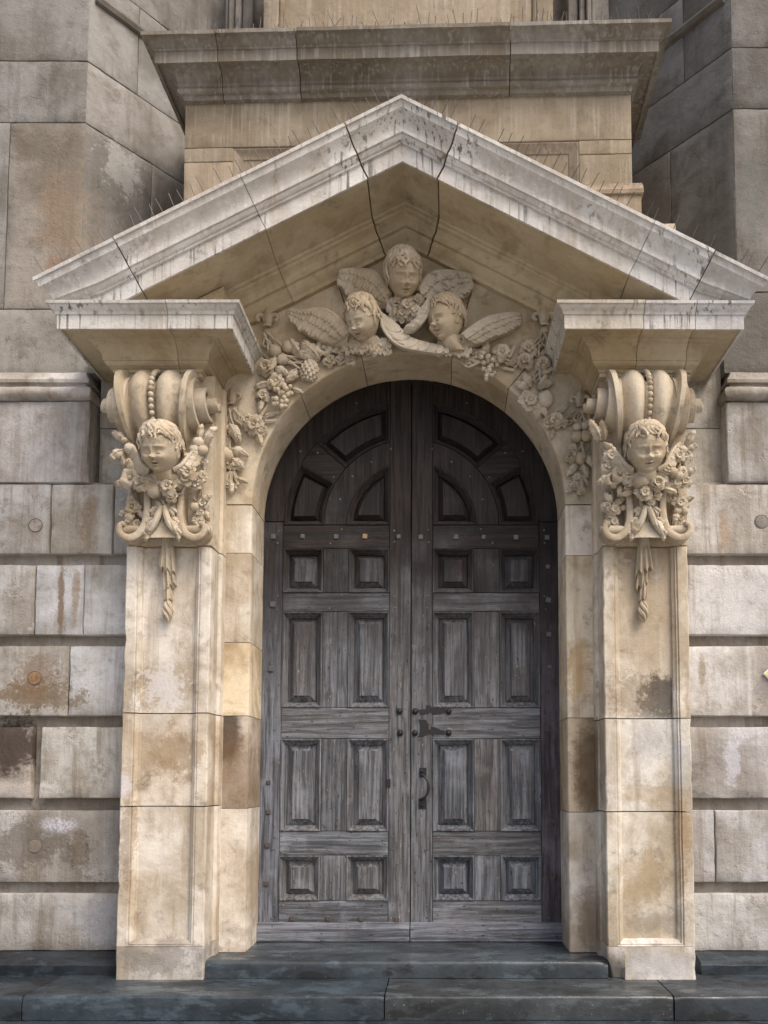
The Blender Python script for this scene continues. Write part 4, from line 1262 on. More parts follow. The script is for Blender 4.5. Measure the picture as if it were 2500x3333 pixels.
def fleur_mesh():
    mb = MB()
    n = 12
    rings = []
    for i in range(n + 1):
        s = i / n
        w = 0.17 * math.sin(math.pi * min(1, 0.12 + s * 0.9)) ** 0.9 + 0.012
        z = -0.05 + 0.60 * s
        rings.append([(w * math.cos(a), -0.08 - 0.13 * max(0, math.sin(a)) * (0.6 + w * 3), z) for a in [2 * math.pi * k / 12 for k in range(12)]])
    mb.add(*loft(rings))
    mb.add(*tube([(0, -0.24, 0.0), (0, -0.26, 0.3), (0, -0.2, 0.52)], [0.02, 0.022, 0.008], 6))
    for s in (-1, 1):
        pts = [(s * 0.03, -0.10, -0.05)]
        for k in range(11):
            a = R(200 - k * 30)
            r = 0.165 - 0.010 * k
            pts.append((s * (0.235 + r * math.cos(a)), -0.10 - 0.05 * (k / 10), 0.16 + r * math.sin(a)))
        mb.add(*tube(pts, [0.04 + 0.035 * math.sin(math.pi * i / 11) for i in range(12)], 8))
        mb.add(*petal(TR(s * 0.03, -0.06, -0.10) @ RY(math.pi + s * -0.35) @ Matrix.Scale(0.22, 4), W=0.4, cup=0.2))
    mb.add(*tube([(-0.12, -0.16, -0.07), (0, -0.22, -0.08), (0.12, -0.16, -0.07)], 0.04, 8))
    mb.add(*petal(TR(0, -0.08, -0.1) @ RY(math.pi) @ Matrix.Scale(0.26, 4), W=0.4, cup=0.2))
    return mb.mesh('fleur_de_lis', M_CARVE)
FL5 = flower_mesh(5, True, 0.5, 1); FL6 = flower_mesh(6, True, 0.55, 2, 0.2, 0.3); FLC = flower_mesh(5, False, 0.6, 3, 0.6, 0.55); DAISY = flower_mesh(9, True, 0.8, 4, 0.18, 0.1)
ROSE = rose_mesh(); LEAF = leaf_mesh(); BROAD = leaf_mesh(0.0, 0.5, 0.3, 'petal', 0.0); FRUIT = fruit_mesh(); WHEAT = wheat_mesh(); CONE = cone_mesh(); FLEUR = fleur_mesh()
GRAPE = MB().add(*sphere((0, 0, 0), 0.5, 12, 8)).mesh('grape', M_CARVE)
BEAD = GRAPE
def cloth_strands(par, a, b, n, spread, y, sag=0.02, r=0.008, name='ribbon_strand'):
    mb = MB()
    for k in range(n):
        o = (k - (n - 1) / 2) * spread
        d = Vector((b[0] - a[0], 0, b[1] - a[1])); d.normalize(); p = Vector((d.z, 0, -d.x))
        pts = []
        for i in range(7):
            s = i / 6
            q = Vector((a[0] + (b[0] - a[0]) * s, y - 0.012 * math.sin(s * 6 + k), a[1] + (b[1] - a[1]) * s)) + p * (o * (0.6 + 0.7 * s) + 0.012 * math.sin(s * 7 + k * 2)) + Vector((0, 0, -sag * math.sin(math.pi * s)))
            pts.append(q)
        mb.add(*tube(pts, [r * (0.7 + 0.5 * math.sin(math.pi * i / 6)) for i in range(7)], 6))
    return mb.part(name, M_CARVE, par)
def grapes(par, x, z, w, h, y, seed):
    rr = random.Random(seed)
    for i in range(26):
        s = (i / 25)
        ww = w * 0.5 * (1 - 0.62 * s)
        gx = x + rr.uniform(-ww, ww); gz = z + h * 0.5 - h * s + rr.uniform(-.01, .01)
        dx = abs(gx - x) / (w * 0.5)
        inst('grape', GRAPE, par, (gx, y - 0.030 - 0.045 * (1 - dx) * rr.uniform(.5, 1), gz), (0, 0, 0), rr.uniform(0.036, 0.046))
NAME = {}
def put(par, what, x, z, size, rot=0.0, y=-0.015, tilt=0.0, yaw=0.0):
    me = {'fl5': FL5, 'fl6': FL6, 'flc': FLC, 'daisy': DAISY, 'rose': ROSE, 'leaf': LEAF, 'petal': BROAD, 'fruit': FRUIT, 'wheat': WHEAT, 'cone': CONE, 'fleur': FLEUR}[what]
    return inst(me.name.split('.')[0], me, par, (x, y, z), (tilt, R(rot), yaw), (size * 0.90, size * 0.95, size * 0.90))

# ------------------------------------------------------------------ garlands hanging down both spandrels
t = thing('carved_garland', 'carved garland of fruit and flowers on the left spandrel', 'carving', (-1.2, -0.03, 4.4), 'stone garlands beside the arch')
put(t, 'fleur', -1.174, 5.09, 0.29)
cloth_strands(t, (-1.18, 5.02), (-1.10, 4.88), 5, 0.022, -0.03)
cloth_strands(t, (-1.20, 5.02), (-1.17, 4.90), 3, 0.02, -0.025)
for w in (('fruit', -1.11, 4.865, 0.12, 20), ('fruit', -1.005, 4.90, 0.115, -60), ('fruit', -1.05, 4.79, 0.105, 170), ('leaf', -1.10, 4.83, 0.17, 200), ('leaf', -1.01, 4.86, 0.15, 60),
          ('leaf', -0.88, 4.80, 0.22, -35), ('petal', -0.74, 4.79, 0.24, -48), ('petal', -0.76, 4.80, 0.20, -75), ('flc', -0.71, 4.885, 0.17, 10), ('flc', -0.645, 4.90, 0.15, 60), ('fl5', -0.665, 4.785, 0.13, 30),
          ('cone', -0.815, 4.75, 0.19, 12), ('leaf', -0.83, 4.76, 0.12, 60), ('leaf', -0.93, 4.72, 0.16, 215), ('fl5', -0.545, 4.875, 0.13, 0), ('fl6', -0.495, 4.80, 0.12, 20), ('fl5', -0.57, 4.80, 0.11, 50),
          ('rose', -1.185, 4.72, 0.16, 0), ('petal', -1.12, 4.73, 0.16, 120), ('fl5', -1.10, 4.60, 0.18, 20), ('leaf', -1.15, 4.60, 0.15, 250), ('leaf', -1.04, 4.61, 0.15, 70), ('fl6', -1.205, 4.485, 0.14, 0),
          ('leaf', -1.21, 4.47, 0.14, 190), ('leaf', -0.98, 4.55, 0.12, 110)):
    put(t, *w)
cloth_strands(t, (-1.06, 4.83), (-0.86, 4.77), 5, 0.018, -0.03)
cloth_strands(t, (-1.14, 4.80), (-1.10, 4.62), 4, 0.018, -0.03)
grapes(t, -1.055, 4.475, 0.25, 0.20, -0.02, 3)
put(t, 'fleur', -1.458, 4.43, 0.25)
cloth_strands(t, (-1.475, 4.38), (-1.49, 4.20), 4, 0.018, -0.03)
cloth_strands(t, (-1.44, 4.38), (-1.34, 4.25), 4, 0.018, -0.03, 0.03)
for w in (('fl6', -1.27, 4.235, 0.20, 15), ('fl5', -1.33, 4.28, 0.13, 40), ('fl5', -1.21, 4.20, 0.12, 0), ('leaf', -1.25, 4.19, 0.15, 160), ('wheat', -1.20, 4.31, 0.17, 72), ('wheat', -1.235, 4.30, 0.13, 35), ('wheat', -1.20, 4.27, 0.13, 85),
          ('rose', -1.525, 4.215, 0.10, 0), ('petal', -1.47, 4.25, 0.20, 150), ('petal', -1.43, 4.20, 0.14, 165), ('fl5', -1.515, 4.13, 0.12, 0), ('leaf', -1.46, 4.16, 0.12, 220),
          ('fruit', -1.495, 3.985, 0.15, 30), ('petal', -1.47, 4.04, 0.18, 110), ('petal', -1.46, 3.97, 0.16, 130), ('fl5', -1.41, 3.92, 0.14, 0), ('fl6', -1.50, 3.93, 0.13, 20), ('fl5', -1.51, 4.06, 0.11, 20),
          ('wheat', -1.47, 3.86, 0.15, 195), ('wheat', -1.44, 3.87, 0.16, 160), ('wheat', -1.46, 3.87, 0.18, 178), ('leaf', -1.42, 3.80, 0.12, 110), ('fl5', -1.485, 3.755, 0.10, 0), ('leaf', -1.45, 3.78, 0.13, 180), ('leaf', -1.40, 3.77, 0.08, 200)):
    put(t, *w)
cloth_strands(t, (-1.47, 4.12), (-1.45, 3.86), 3, 0.015, -0.025)
for x, z in ((-1.46, 3.70), (-1.445, 3.685)): inst('grape', GRAPE, t, (x, -0.03, z), (0, 0, 0), 0.03)

t = thing('carved_garland', 'carved garland of grapes and roses on the right spandrel', 'carving', (1.2, -0.03, 4.4), 'stone garlands beside the arch')
put(t, 'fleur', 1.10, 5.10, 0.29)
cloth_strands(t, (1.09, 5.03), (1.08, 4.90), 6, 0.02, -0.03)
cloth_strands(t, (1.06, 4.92), (1.0, 4.85), 4, 0.02, -0.03)
for w in (('fl6', 0.97, 4.885, 0.17, 0), ('fl6', 0.945, 4.785, 0.17, 30), ('rose', 1.09, 4.75, 0.15, 0), ('leaf', 1.05, 4.80, 0.14, 120), ('leaf', 1.06, 4.68, 0.14, 70), ('wheat', 0.80, 4.80, 0.14, 28), ('flc', 0.755, 4.86, 0.14, 0),
          ('leaf', 0.62, 4.83, 0.16, 0), ('leaf', 0.66, 4.83, 0.14, 40), ('fl5', 0.56, 4.82, 0.14, 0), ('fl5', 0.43, 4.86, 0.13, 40), ('fl5', 0.50, 4.85, 0.13, 10), ('fl6', 0.455, 4.795, 0.11, 0), ('wheat', 0.75, 4.73, 0.12, 105),
          ('flc', 0.72, 4.80, 0.12, 40), ('leaf', 0.78, 4.76, 0.12, 80), ('petal', 0.99, 4.56, 0.15, -30), ('petal', 0.97, 4.55, 0.14, -70), ('leaf', 1.03, 4.56, 0.17, 75), ('leaf', 1.06, 4.56, 0.14, 30), ('fruit', 1.105, 4.455, 0.16, -25),
          ('daisy', 0.985, 4.44, 0.20, 0), ('petal', 1.03, 4.40, 0.14, 175), ('petal', 1.06, 4.41, 0.13, 150), ('rose', 1.195, 4.28, 0.15, 0), ('fl5', 1.135, 4.27, 0.13, 0), ('leaf', 1.18, 4.34, 0.14, 60), ('leaf', 1.17, 4.22, 0.11, 190), ('fl5', 1.25, 4.27, 0.10, 20)):
    put(t, *w)
cloth_strands(t, (0.93, 4.80), (0.78, 4.76), 4, 0.02, -0.03)
cloth_strands(t, (0.60, 4.78), (0.42, 4.80), 4, 0.018, -0.03)
cloth_strands(t, (1.06, 4.72), (1.02, 4.60), 4, 0.018, -0.03)
grapes(t, 0.66, 4.735, 0.21, 0.24, -0.02, 8)
put(t, 'fleur', 1.385, 4.41, 0.25)
cloth_strands(t, (1.37, 4.36), (1.25, 4.29), 4, 0.016, -0.03, 0.03)
cloth_strands(t, (1.40, 4.36), (1.41, 4.24), 4, 0.016, -0.03)
for w in (('fruit', 1.36, 4.145, 0.11, 0), ('fruit', 1.435, 4.155, 0.115, 10), ('fruit', 1.365, 4.225, 0.09, 0), ('fruit', 1.43, 4.235, 0.085, 0), ('leaf', 1.40, 4.24, 0.10, 60), ('leaf', 1.40, 4.25, 0.10, -60),
          ('rose', 1.312, 3.98, 0.13, 0), ('fruit', 1.39, 3.965, 0.12, 0), ('leaf', 1.36, 3.93, 0.15, 215), ('leaf', 1.40, 3.93, 0.15, 160), ('petal', 1.43, 4.0, 0.16, 150), ('fl5', 1.33, 4.05, 0.09, 0), ('leaf', 1.31, 3.90, 0.11, 200),
          ('wheat', 1.39, 3.84, 0.17, 178), ('wheat', 1.40, 3.84, 0.14, 155), ('fl5', 1.36, 3.80, 0.10, 0), ('fl6', 1.34, 3.74, 0.10, 30), ('fl5', 1.39, 3.70, 0.09, 0), ('leaf', 1.33, 3.72, 0.09, 240)):
    put(t, *w)
cloth_strands(t, (1.40, 4.10), (1.39, 3.99), 3, 0.016, -0.03)

# ------------------------------------------------------------------ cherub head (unit height, face to -y)
def head_mesh():
    bm = bmesh.new()
    bmesh.ops.create_icosphere(bm, subdivisions=6, radius=1.0)
    bm.verts.ensure_lookup_table()
    V = np.array([v.co[:] for v in bm.verts])
    x, y, z = V[:, 0].copy(), V[:, 1].copy(), V[:, 2].copy()
    front = np.clip((-y - 0.05) / 0.45, 0, 1); front = front * front * (3 - 2 * front)
    X, Yy, Z = x * 0.40, y * 0.46, z * 0.50
    tl = np.clip(-z, 0, 1)
    X *= 1 - 0.20 * tl ** 2
    Yy = np.where(y > 0, Yy * (1 - 0.38 * tl), Yy * (1 - 0.06 * tl))
    th = np.clip(z, 0, 1)
    X *= 1 + 0.05 * np.sin(th * math.pi)
    # flatter face plane
    Yy = np.where(y < 0, -0.40 * np.power(np.abs(Yy) / 0.46, 0.78) * 1.06, Yy)
    def G(x0, z0, sx, sz): return np.exp(-((X - x0) / sx) ** 2 - ((Z - z0) / sz) ** 2)
    D = np.zeros_like(X)
    def S(x0, z0, sx, sz, a):
        nonlocal D
        D += a * (G(x0, z0, sx, sz) + (G(-x0, z0, sx, sz) if x0 else 0))
    S(0, 0.20, 0.22, 0.12, 0.025)            # forehead
    S(0.145, 0.055, 0.10, 0.028, 0.026)      # brow
    S(0.138, -0.048, 0.088, 0.062, -0.105)   # socket
    S(0.140, -0.056, 0.056, 0.044, 0.080)    # eyeball
    S(0.140, -0.006, 0.066, 0.010, 0.026)    # upper lid
    S(0.140, -0.104, 0.055, 0.009, -0.026)    # lower lid
    S(0.140, 0.008, 0.068, 0.010, -0.045)   # lid crease
    S(0, -0.03, 0.034, 0.09, 0.045)          # bridge
    S(0, -0.150, 0.044, 0.038, 0.100)        # tip
    S(0.048, -0.172, 0.026, 0.024, 0.050)    # wings
    S(0.026, -0.196, 0.015, 0.012, -0.05)    # nostrils
    S(0.185, -0.17, 0.11, 0.10, 0.070)       # cheeks
    S(0.0, -0.222, 0.018, 0.022, -0.020)     # philtrum
    S(0.030, -0.256, 0.042, 0.018, 0.050)    # upper lip
    S(0, -0.288, 0.055, 0.013, -0.110)       # open mouth
    S(0, -0.318, 0.050, 0.020, 0.055)        # lower lip
    S(0.085, -0.275, 0.022, 0.022, -0.03)    # mouth corners
    S(0, -0.355, 0.075, 0.020, -0.030)       # dip
    S(0, -0.415, 0.080, 0.050, 0.070)        # chin
    S(0.0, -0.50, 0.22, 0.05, 0.03)          # double chin
    Yy = Yy - D * front
    hair = np.clip((Z - 0.10 + 0.55 * (Yy + 0.30)) / 0.10, 0, 1)
    for a, nx_, ny_, nz_ in zip(bm.verts, X, Yy, Z): a.co = (nx_, ny_, nz_)
    me = bpy.data.meshes.new('cherub_head'); 
    for fc in bm.faces: fc.smooth = True
    bm.to_mesh(me); bm.free()
    mb = MB()
    mb.v = [tuple(v.co) for v in me.vertices]; mb.f = [tuple(p.vertices) for p in me.polygons]; mb.fm = [0] * len(mb.f)
    # neck widening into the shoulders, and ears
    rings = []
    for i, (zz, rx, ry, yy) in enumerate(((-0.30, 0.24, 0.20, 0.02), (-0.42, 0.225, 0.20, 0.02), (-0.50, 0.23, 0.20, 0.03), (-0.58, 0.25, 0.20, 0.06), (-0.66, 0.28, 0.20, 0.11), (-0.74, 0.30, 0.18, 0.16))):
        rings.append([(rx * math.cos(2 * math.pi * k / 24), yy + ry * math.sin(2 * math.pi * k / 24), zz) for k in range(24)])
    mb.add(*loft(rings))
    for s in (-1, 1):
        pts = [(s * (0.385 + 0.02 * math.sin(q)), 0.0 + 0.06 * math.cos(q) * 0.8, -0.07 + 0.10 * math.sin(q)) for q in [2 * math.pi * i / 14 for i in range(15)]]
        mb.add(*tube(pts, 0.026, 6, up=(1, 0, 0)))
        mb.add(*sphere((s * 0.375, 0.01, -0.08), (0.025, 0.05, 0.08), 8, 6))
    bpy.data.meshes.remove(me)
    return mb.mesh('cherub_head', M_CARVE, recalc=False, ang=60)
HEAD = head_mesh()
def hair_mesh(seed, fringe=50, wave=0.22, part_side=0.0, long=0.0):
    rr = random.Random(seed); mb = MB()
    # scalp cap
    n, m = 28, 12
    def end_polar(ph):          # ph: 0 = front
        f = 0.5 + 0.5 * math.cos(ph)
        return R(fringe * f ** 1.5 + (104 + long) * (1 - f ** 1.5))
    def P(ph, th, k):
        x = 0.42 * math.sin(th) * math.sin(ph); y = -0.47 * math.sin(th) * math.cos(ph); z = 0.51 * math.cos(th)
        if y > 0 and z < 0: y *= 1 + 0.5 * z
        return Vector((x * k, y * k, z * k))
    rings = []
    for i in range(m + 1):
        rings.append([P(2 * math.pi * j / n, max(0.02, end_polar(2 * math.pi * j / n) * (i / m)), 1.0 + 0.03 * math.sin(9 * j + i)) for j in range(n)])
    mb.add(*loft(rings, True, True, False))
    for layer, (cnt, t0, r0, k0) in enumerate(((28, 0.5, 0.072, 1.02), (24, 0.3, 0.080, 1.06), (16, 0.08, 0.084, 1.09))):
        for q in range(cnt):
            ph0 = 2 * math.pi * (q + rr.random() * 0.7) / cnt
            if layer == 0 and rr.random() < 0.1: continue
            e = end_polar(ph0) * rr.uniform(0.92, 1.12) * (1.0, 0.86, 0.66)[layer]
            sgn = rr.choice((-1, 1)) if abs(part_side) < .1 else (1 if part_side > 0 else -1)
            w = wave * rr.uniform(0.6, 1.3)
            N = 9; pts = []; rad = []
            for i in range(N + 1):
                s = i / N
                th = max(0.06, e * (t0 + (1 - t0) * s))
                ph = ph0 + sgn * w * math.sin(s * 4.4 + q) * (0.4 + s) / max(0.35, math.sin(th)) * 0.7 + part_side * s * 0.35
                lift = k0 + 0.035 * math.sin(s * math.pi) + (0.05 * math.sin(s * 6 + q) if s > 0.5 else 0)
                pts.append(P(ph, th, lift)); rad.append(r0 * (0.55 + 0.6 * math.sin(math.pi * min(1, s * 0.9 + 0.12))) * (1 - 0.45 * s))
            # curled tip
            d = (pts[-1] - pts[-2])
            out = pts[-1].normalized(); side = d.cross(out).normalized() * sgn
            c = pts[-1] + side * 0.045
            for k in range(1, 3):
                a = k * 0.85
                pts.append(c - side * 0.045 * math.cos(a) + d.normalized() * 0.05 * math.sin(a) + out * 0.008 * k); rad.append(r0 * 0.4 * (1 - k * 0.35))
            mb.add(*tube(pts, rad, 6, flat=0.75, up=(0.2, -1, 0.3)))
    return mb.mesh('hair', M_CARVE, ang=70)
HAIR1 = hair_mesh(4, 54, 0.26); HAIR2 = hair_mesh(9, 56, 0.20, 0.6); HAIR3 = hair_mesh(15, 58, 0.26, 0.0, 14)
def put_head(par, loc, h, yaw, pitch, roll, hair, tint=None, stretch=(1, 1, 1)):
    """yaw>0 turns the face to the picture's right, pitch>0 looks down, roll>0 tips the crown to the right"""
    e = Euler((pitch, roll, -yaw * -1), 'YXZ')
    M = Matrix.Rotation(roll, 4, 'Y') @ Matrix.Rotation(yaw, 4, 'Z') @ Matrix.Rotation(pitch, 4, 'X')
    o = inst('cherub_head', HEAD, par, loc, M.to_euler(), tuple(h * s for s in stretch), tint)
    hr = bpy.data.objects.new('hair', hair); COL.objects.link(hr); hr.parent = o
    if tint: hr.color = (*tint, 1)
    return o

# ------------------------------------------------------------------ wings: a swept pad, a thick leading edge and rows of feathers
def spl(pts, s):
    n = len(pts) - 1; k = min(int(s * n), n - 1); u = s * n - k
    p0 = Vector(pts[max(k - 1, 0)]); p1 = Vector(pts[k]); p2 = Vector(pts[k + 1]); p3 = Vector(pts[min(k + 2, n)])
    return 0.5 * ((2 * p1) + (p2 - p0) * u + (2 * p0 - 5 * p1 + 4 * p2 - p3) * u * u + (3 * p1 - p0 - 3 * p2 + p3) * u ** 3)
def wing(par, L, T, th=0.05, nf=9, rl=0.022, rows=3, name='wing', seed=0):
    """L leading edge and T trailing edge as (x, y, z) points from shoulder to tip"""
    rr = random.Random(seed); mb = MB()
    rings = []
    for i in range(15):
        s = i / 14
        a, b = spl(L, s), spl(T, s)
        up = Vector((0, -1, 0))
        front = [a + (b - a) * u + up * th * (0.25 + 0.75 * math.sin(math.pi * min(1, 0.25 + u * 0.72))) * (1 - 0.35 * s) for u in (0, .15, .35, .6, .85, 1.0)]
        back = [a + (b - a) * u + Vector((0, 0.03, 0)) for u in (1.0, 0.5, 0.0)]
        rings.append(front + back)
    mb.add(*loft(rings))
    mb.add(*tube([spl(L, i / 14) + Vector((0, -th * 0.8 * (1 - 0.3 * i / 14), 0)) for i in range(15)], [rl * (1.15 - 0.65 * i / 14) for i in range(15)], 8))
    spec = [(0.30, 1.06, 0), (0.14, 0.66, 1), (0.06, 0.36, 2)][:rows]
    for (u0, u1, lay) in spec:
        cnt = int(nf * 1.3) + lay * 2
        for k in range(cnt):
            s = (k + 0.5) / cnt
            s2 = min(1, s * 0.78 + 0.27)
            a = spl(L, s); b = spl(T, s2)
            p = a + (b - a) * u0; q = a + (b - a) * (u1 * rr.uniform(0.93, 1.05))
            d = q - p; ln = d.length
            if ln < 1e-4: continue
            d.normalize()
            wd = (spl(L, min(1, s + 0.5 / cnt)) - spl(L, max(0, s - 0.5 / cnt))).length * 1.1 + (spl(T, min(1, s2 + 0.4 / cnt)) - spl(T, max(0, s2 - 0.6 / cnt))).length * 0.6
            wd = max(0.02, min(wd, 0.09))
            side = d.cross(Vector((0, -1, 0))).normalized()
            h0 = th * (0.72 + 0.20 * lay) * (1 - 0.3 * s) + 0.004 * (k % 2)
            N, W = 6, 5
            top = []
            for i in range(N + 1):
                e = i / N
                w = wd * 0.5 * (math.sin(math.pi * (0.16 + 0.80 * e)) ** 0.55 if e < 1 else 0.35)
                for j in range(W):
                    u = -1 + 2 * j / (W - 1)
                    top.append(p + d * (ln * e * (1 - 0.05 * u * u * e)) + side * (w * u) + Vector((0, -(h0 + 0.010 * (1 - u * u) + 0.006 * e + 0.010 * u), 0)))
            n_ = len(top)
            bot = [v_ + Vector((0, 0.022, 0)) for v_ in top]
            f = []
            for i in range(N):
                for j in range(W - 1):
                    a_ = i * W + j
                    f.append((a_, a_ + 1, a_ + W + 1, a_ + W))
            edge = [j for j in range(W)] + [i * W + W - 1 for i in range(1, N + 1)] + [N * W + j for j in range(W - 2, -1, -1)] + [i * W for i in range(N - 1, 0, -1)]
            for e in range(len(edge)):
                a_, b_ = edge[e], edge[(e + 1) % len(edge)]
                f.append((a_, n_ + a_, n_ + b_, b_))
            mb.add(top + bot, f)
    return mb.part(name, M_CARVE, par, ang=40)
def breast(par, x, z, w, h, y, seed):
    """feathered breast under a cherub's chin"""
    rr = random.Random(seed); mb = MB()
    mb.add(*sphere((x, y, z + 0.03), (w * 0.5, 0.065, h * 0.42), 16, 10))
    for row in range(4, -1, -1):
        for k in range(8):
            px = x + w * 0.42 * (-1 + 2 * (k + 0.5 * (row % 2)) / 7.5); pz = z + h * 0.52 - h * 0.15 * row + rr.uniform(-.012, .012)
            dx = (px - x) / (w * 0.5)
            if abs(dx) > 1: continue
            mb.add(*petal(TR(px, y - 0.062 * math.sqrt(max(0, 1 - dx * dx)) * (1 - 0.1 * row), pz) @ RY(math.pi + dx * -0.5 + rr.uniform(-.2, .2)) @ Matrix.Scale(h * rr.uniform(0.24, 0.36), 4), W=0.75, cup=0.30, curl=0.2))
    return mb.part('feathered_breast', M_CARVE, par)

CT = (0.98, .95, .90)
# centre cherub
t = thing('cherub_carving', 'topmost carved cherub looking down, wings spread, under the pediment apex', 'carving', (-0.05, -0.05, 5.2), 'cherubs carved over the arch')
put_head(t, (-0.052, -0.20, 5.405), 0.35, R(14), R(30), R(-6), HAIR3, CT, (0.93, 1, 1))
Y = -0.045
wing(t, [(-0.17, -0.10, 5.27), (-0.26, -0.09, 5.44), (-0.39, -0.07, 5.51), (-0.57, -0.05, 5.525)], [(-0.19, -0.08, 5.19), (-0.32, -0.06, 5.22), (-0.46, -0.05, 5.28), (-0.585, -0.04, 5.40)], 0.055, 9, rl=0.028, seed=1)
wing(t, [(0.075, -0.10, 5.30), (0.16, -0.09, 5.45), (0.30, -0.06, 5.505), (0.50, -0.04, 5.49)], [(0.10, -0.08, 5.19), (0.24, -0.06, 5.23), (0.40, -0.05, 5.28), (0.505, -0.04, 5.38)], 0.052, 9, rl=0.028, seed=2)
breast(t, -0.03, 5.14, 0.30, 0.24, -0.09, 1)
for w in (('fl6', -0.02, 5.165, 0.16, 0, -0.16), ('fl5', 0.06, 5.22, 0.12, 30, -0.15), ('fl5', -0.10, 5.21, 0.11, 10, -0.15), ('fl5', 0.04, 5.13, 0.11, 50, -0.16), ('fl6', -0.06, 5.11, 0.11, 0, -0.15), ('leaf', -0.11, 5.20, 0.12, 190, -0.14), ('leaf', 0.09, 5.20, 0.12, 160, -0.14)):
    put(t, *w)
# left cherub
t = thing('cherub_carving', 'left of the lower two cherubs, face turned down to the left', 'carving', (-0.38, -0.05, 4.9), 'cherubs carved over the arch')
put_head(t, (-0.378, -0.16, 5.055), 0.33, R(-34), R(32), R(6), HAIR1, CT, (0.92, 1, 1))
wing(t, [(-0.49, -0.12, 4.93), (-0.58, -0.12, 5.06), (-0.71, -0.09, 5.155), (-0.86, -0.06, 5.165), (-0.985, -0.05, 5.185)], [(-0.52, -0.08, 4.86), (-0.66, -0.06, 4.90), (-0.80, -0.05, 4.965), (-0.91, -0.05, 5.03), (-0.985, -0.04, 5.12)], 0.06, 10, rl=0.030, seed=3)
wing(t, [(-0.235, -0.12, 5.13), (-0.215, -0.13, 4.99), (-0.10, -0.12, 4.865), (0.08, -0.11, 4.82), (0.28, -0.10, 4.80)], [(-0.185, -0.12, 5.11), (-0.125, -0.12, 5.02), (-0.01, -0.11, 4.935), (0.11, -0.10, 4.885), (0.30, -0.10, 4.85)], 0.032, 9, rl=0.012, rows=1, seed=4)
breast(t, -0.40, 4.865, 0.30, 0.18, -0.07, 2)
breast(t, -0.25, 4.86, 0.18, 0.15, -0.05, 5)
# right cherub
t = thing('cherub_carving', 'right of the lower two cherubs, face turned left in near profile', 'carving', (0.30, -0.05, 4.9), 'cherubs carved over the arch')
put_head(t, (0.297, -0.15, 5.06), 0.34, R(-50), R(16), R(5), HAIR2, CT, (0.95, 1, 1))
wing(t, [(0.43, -0.12, 4.91), (0.53, -0.10, 5.01), (0.64, -0.08, 5.09), (0.78, -0.05, 5.145), (0.905, -0.04, 5.165)], [(0.42, -0.07, 4.85), (0.55, -0.06, 4.90), (0.68, -0.05, 4.955), (0.80, -0.04, 5.01), (0.90, -0.04, 5.07)], 0.055, 10, rl=0.030, seed=6)
wing(t, [(0.165, -0.15, 5.22), (0.15, -0.17, 5.11), (0.10, -0.17, 5.02), (0.02, -0.15, 4.96)], [(0.115, -0.14, 5.16), (0.08, -0.15, 5.08), (0.03, -0.15, 5.02), (-0.05, -0.14, 4.97)], 0.05, 7, seed=7)
breast(t, 0.36, 4.86, 0.26, 0.19, -0.06, 3)
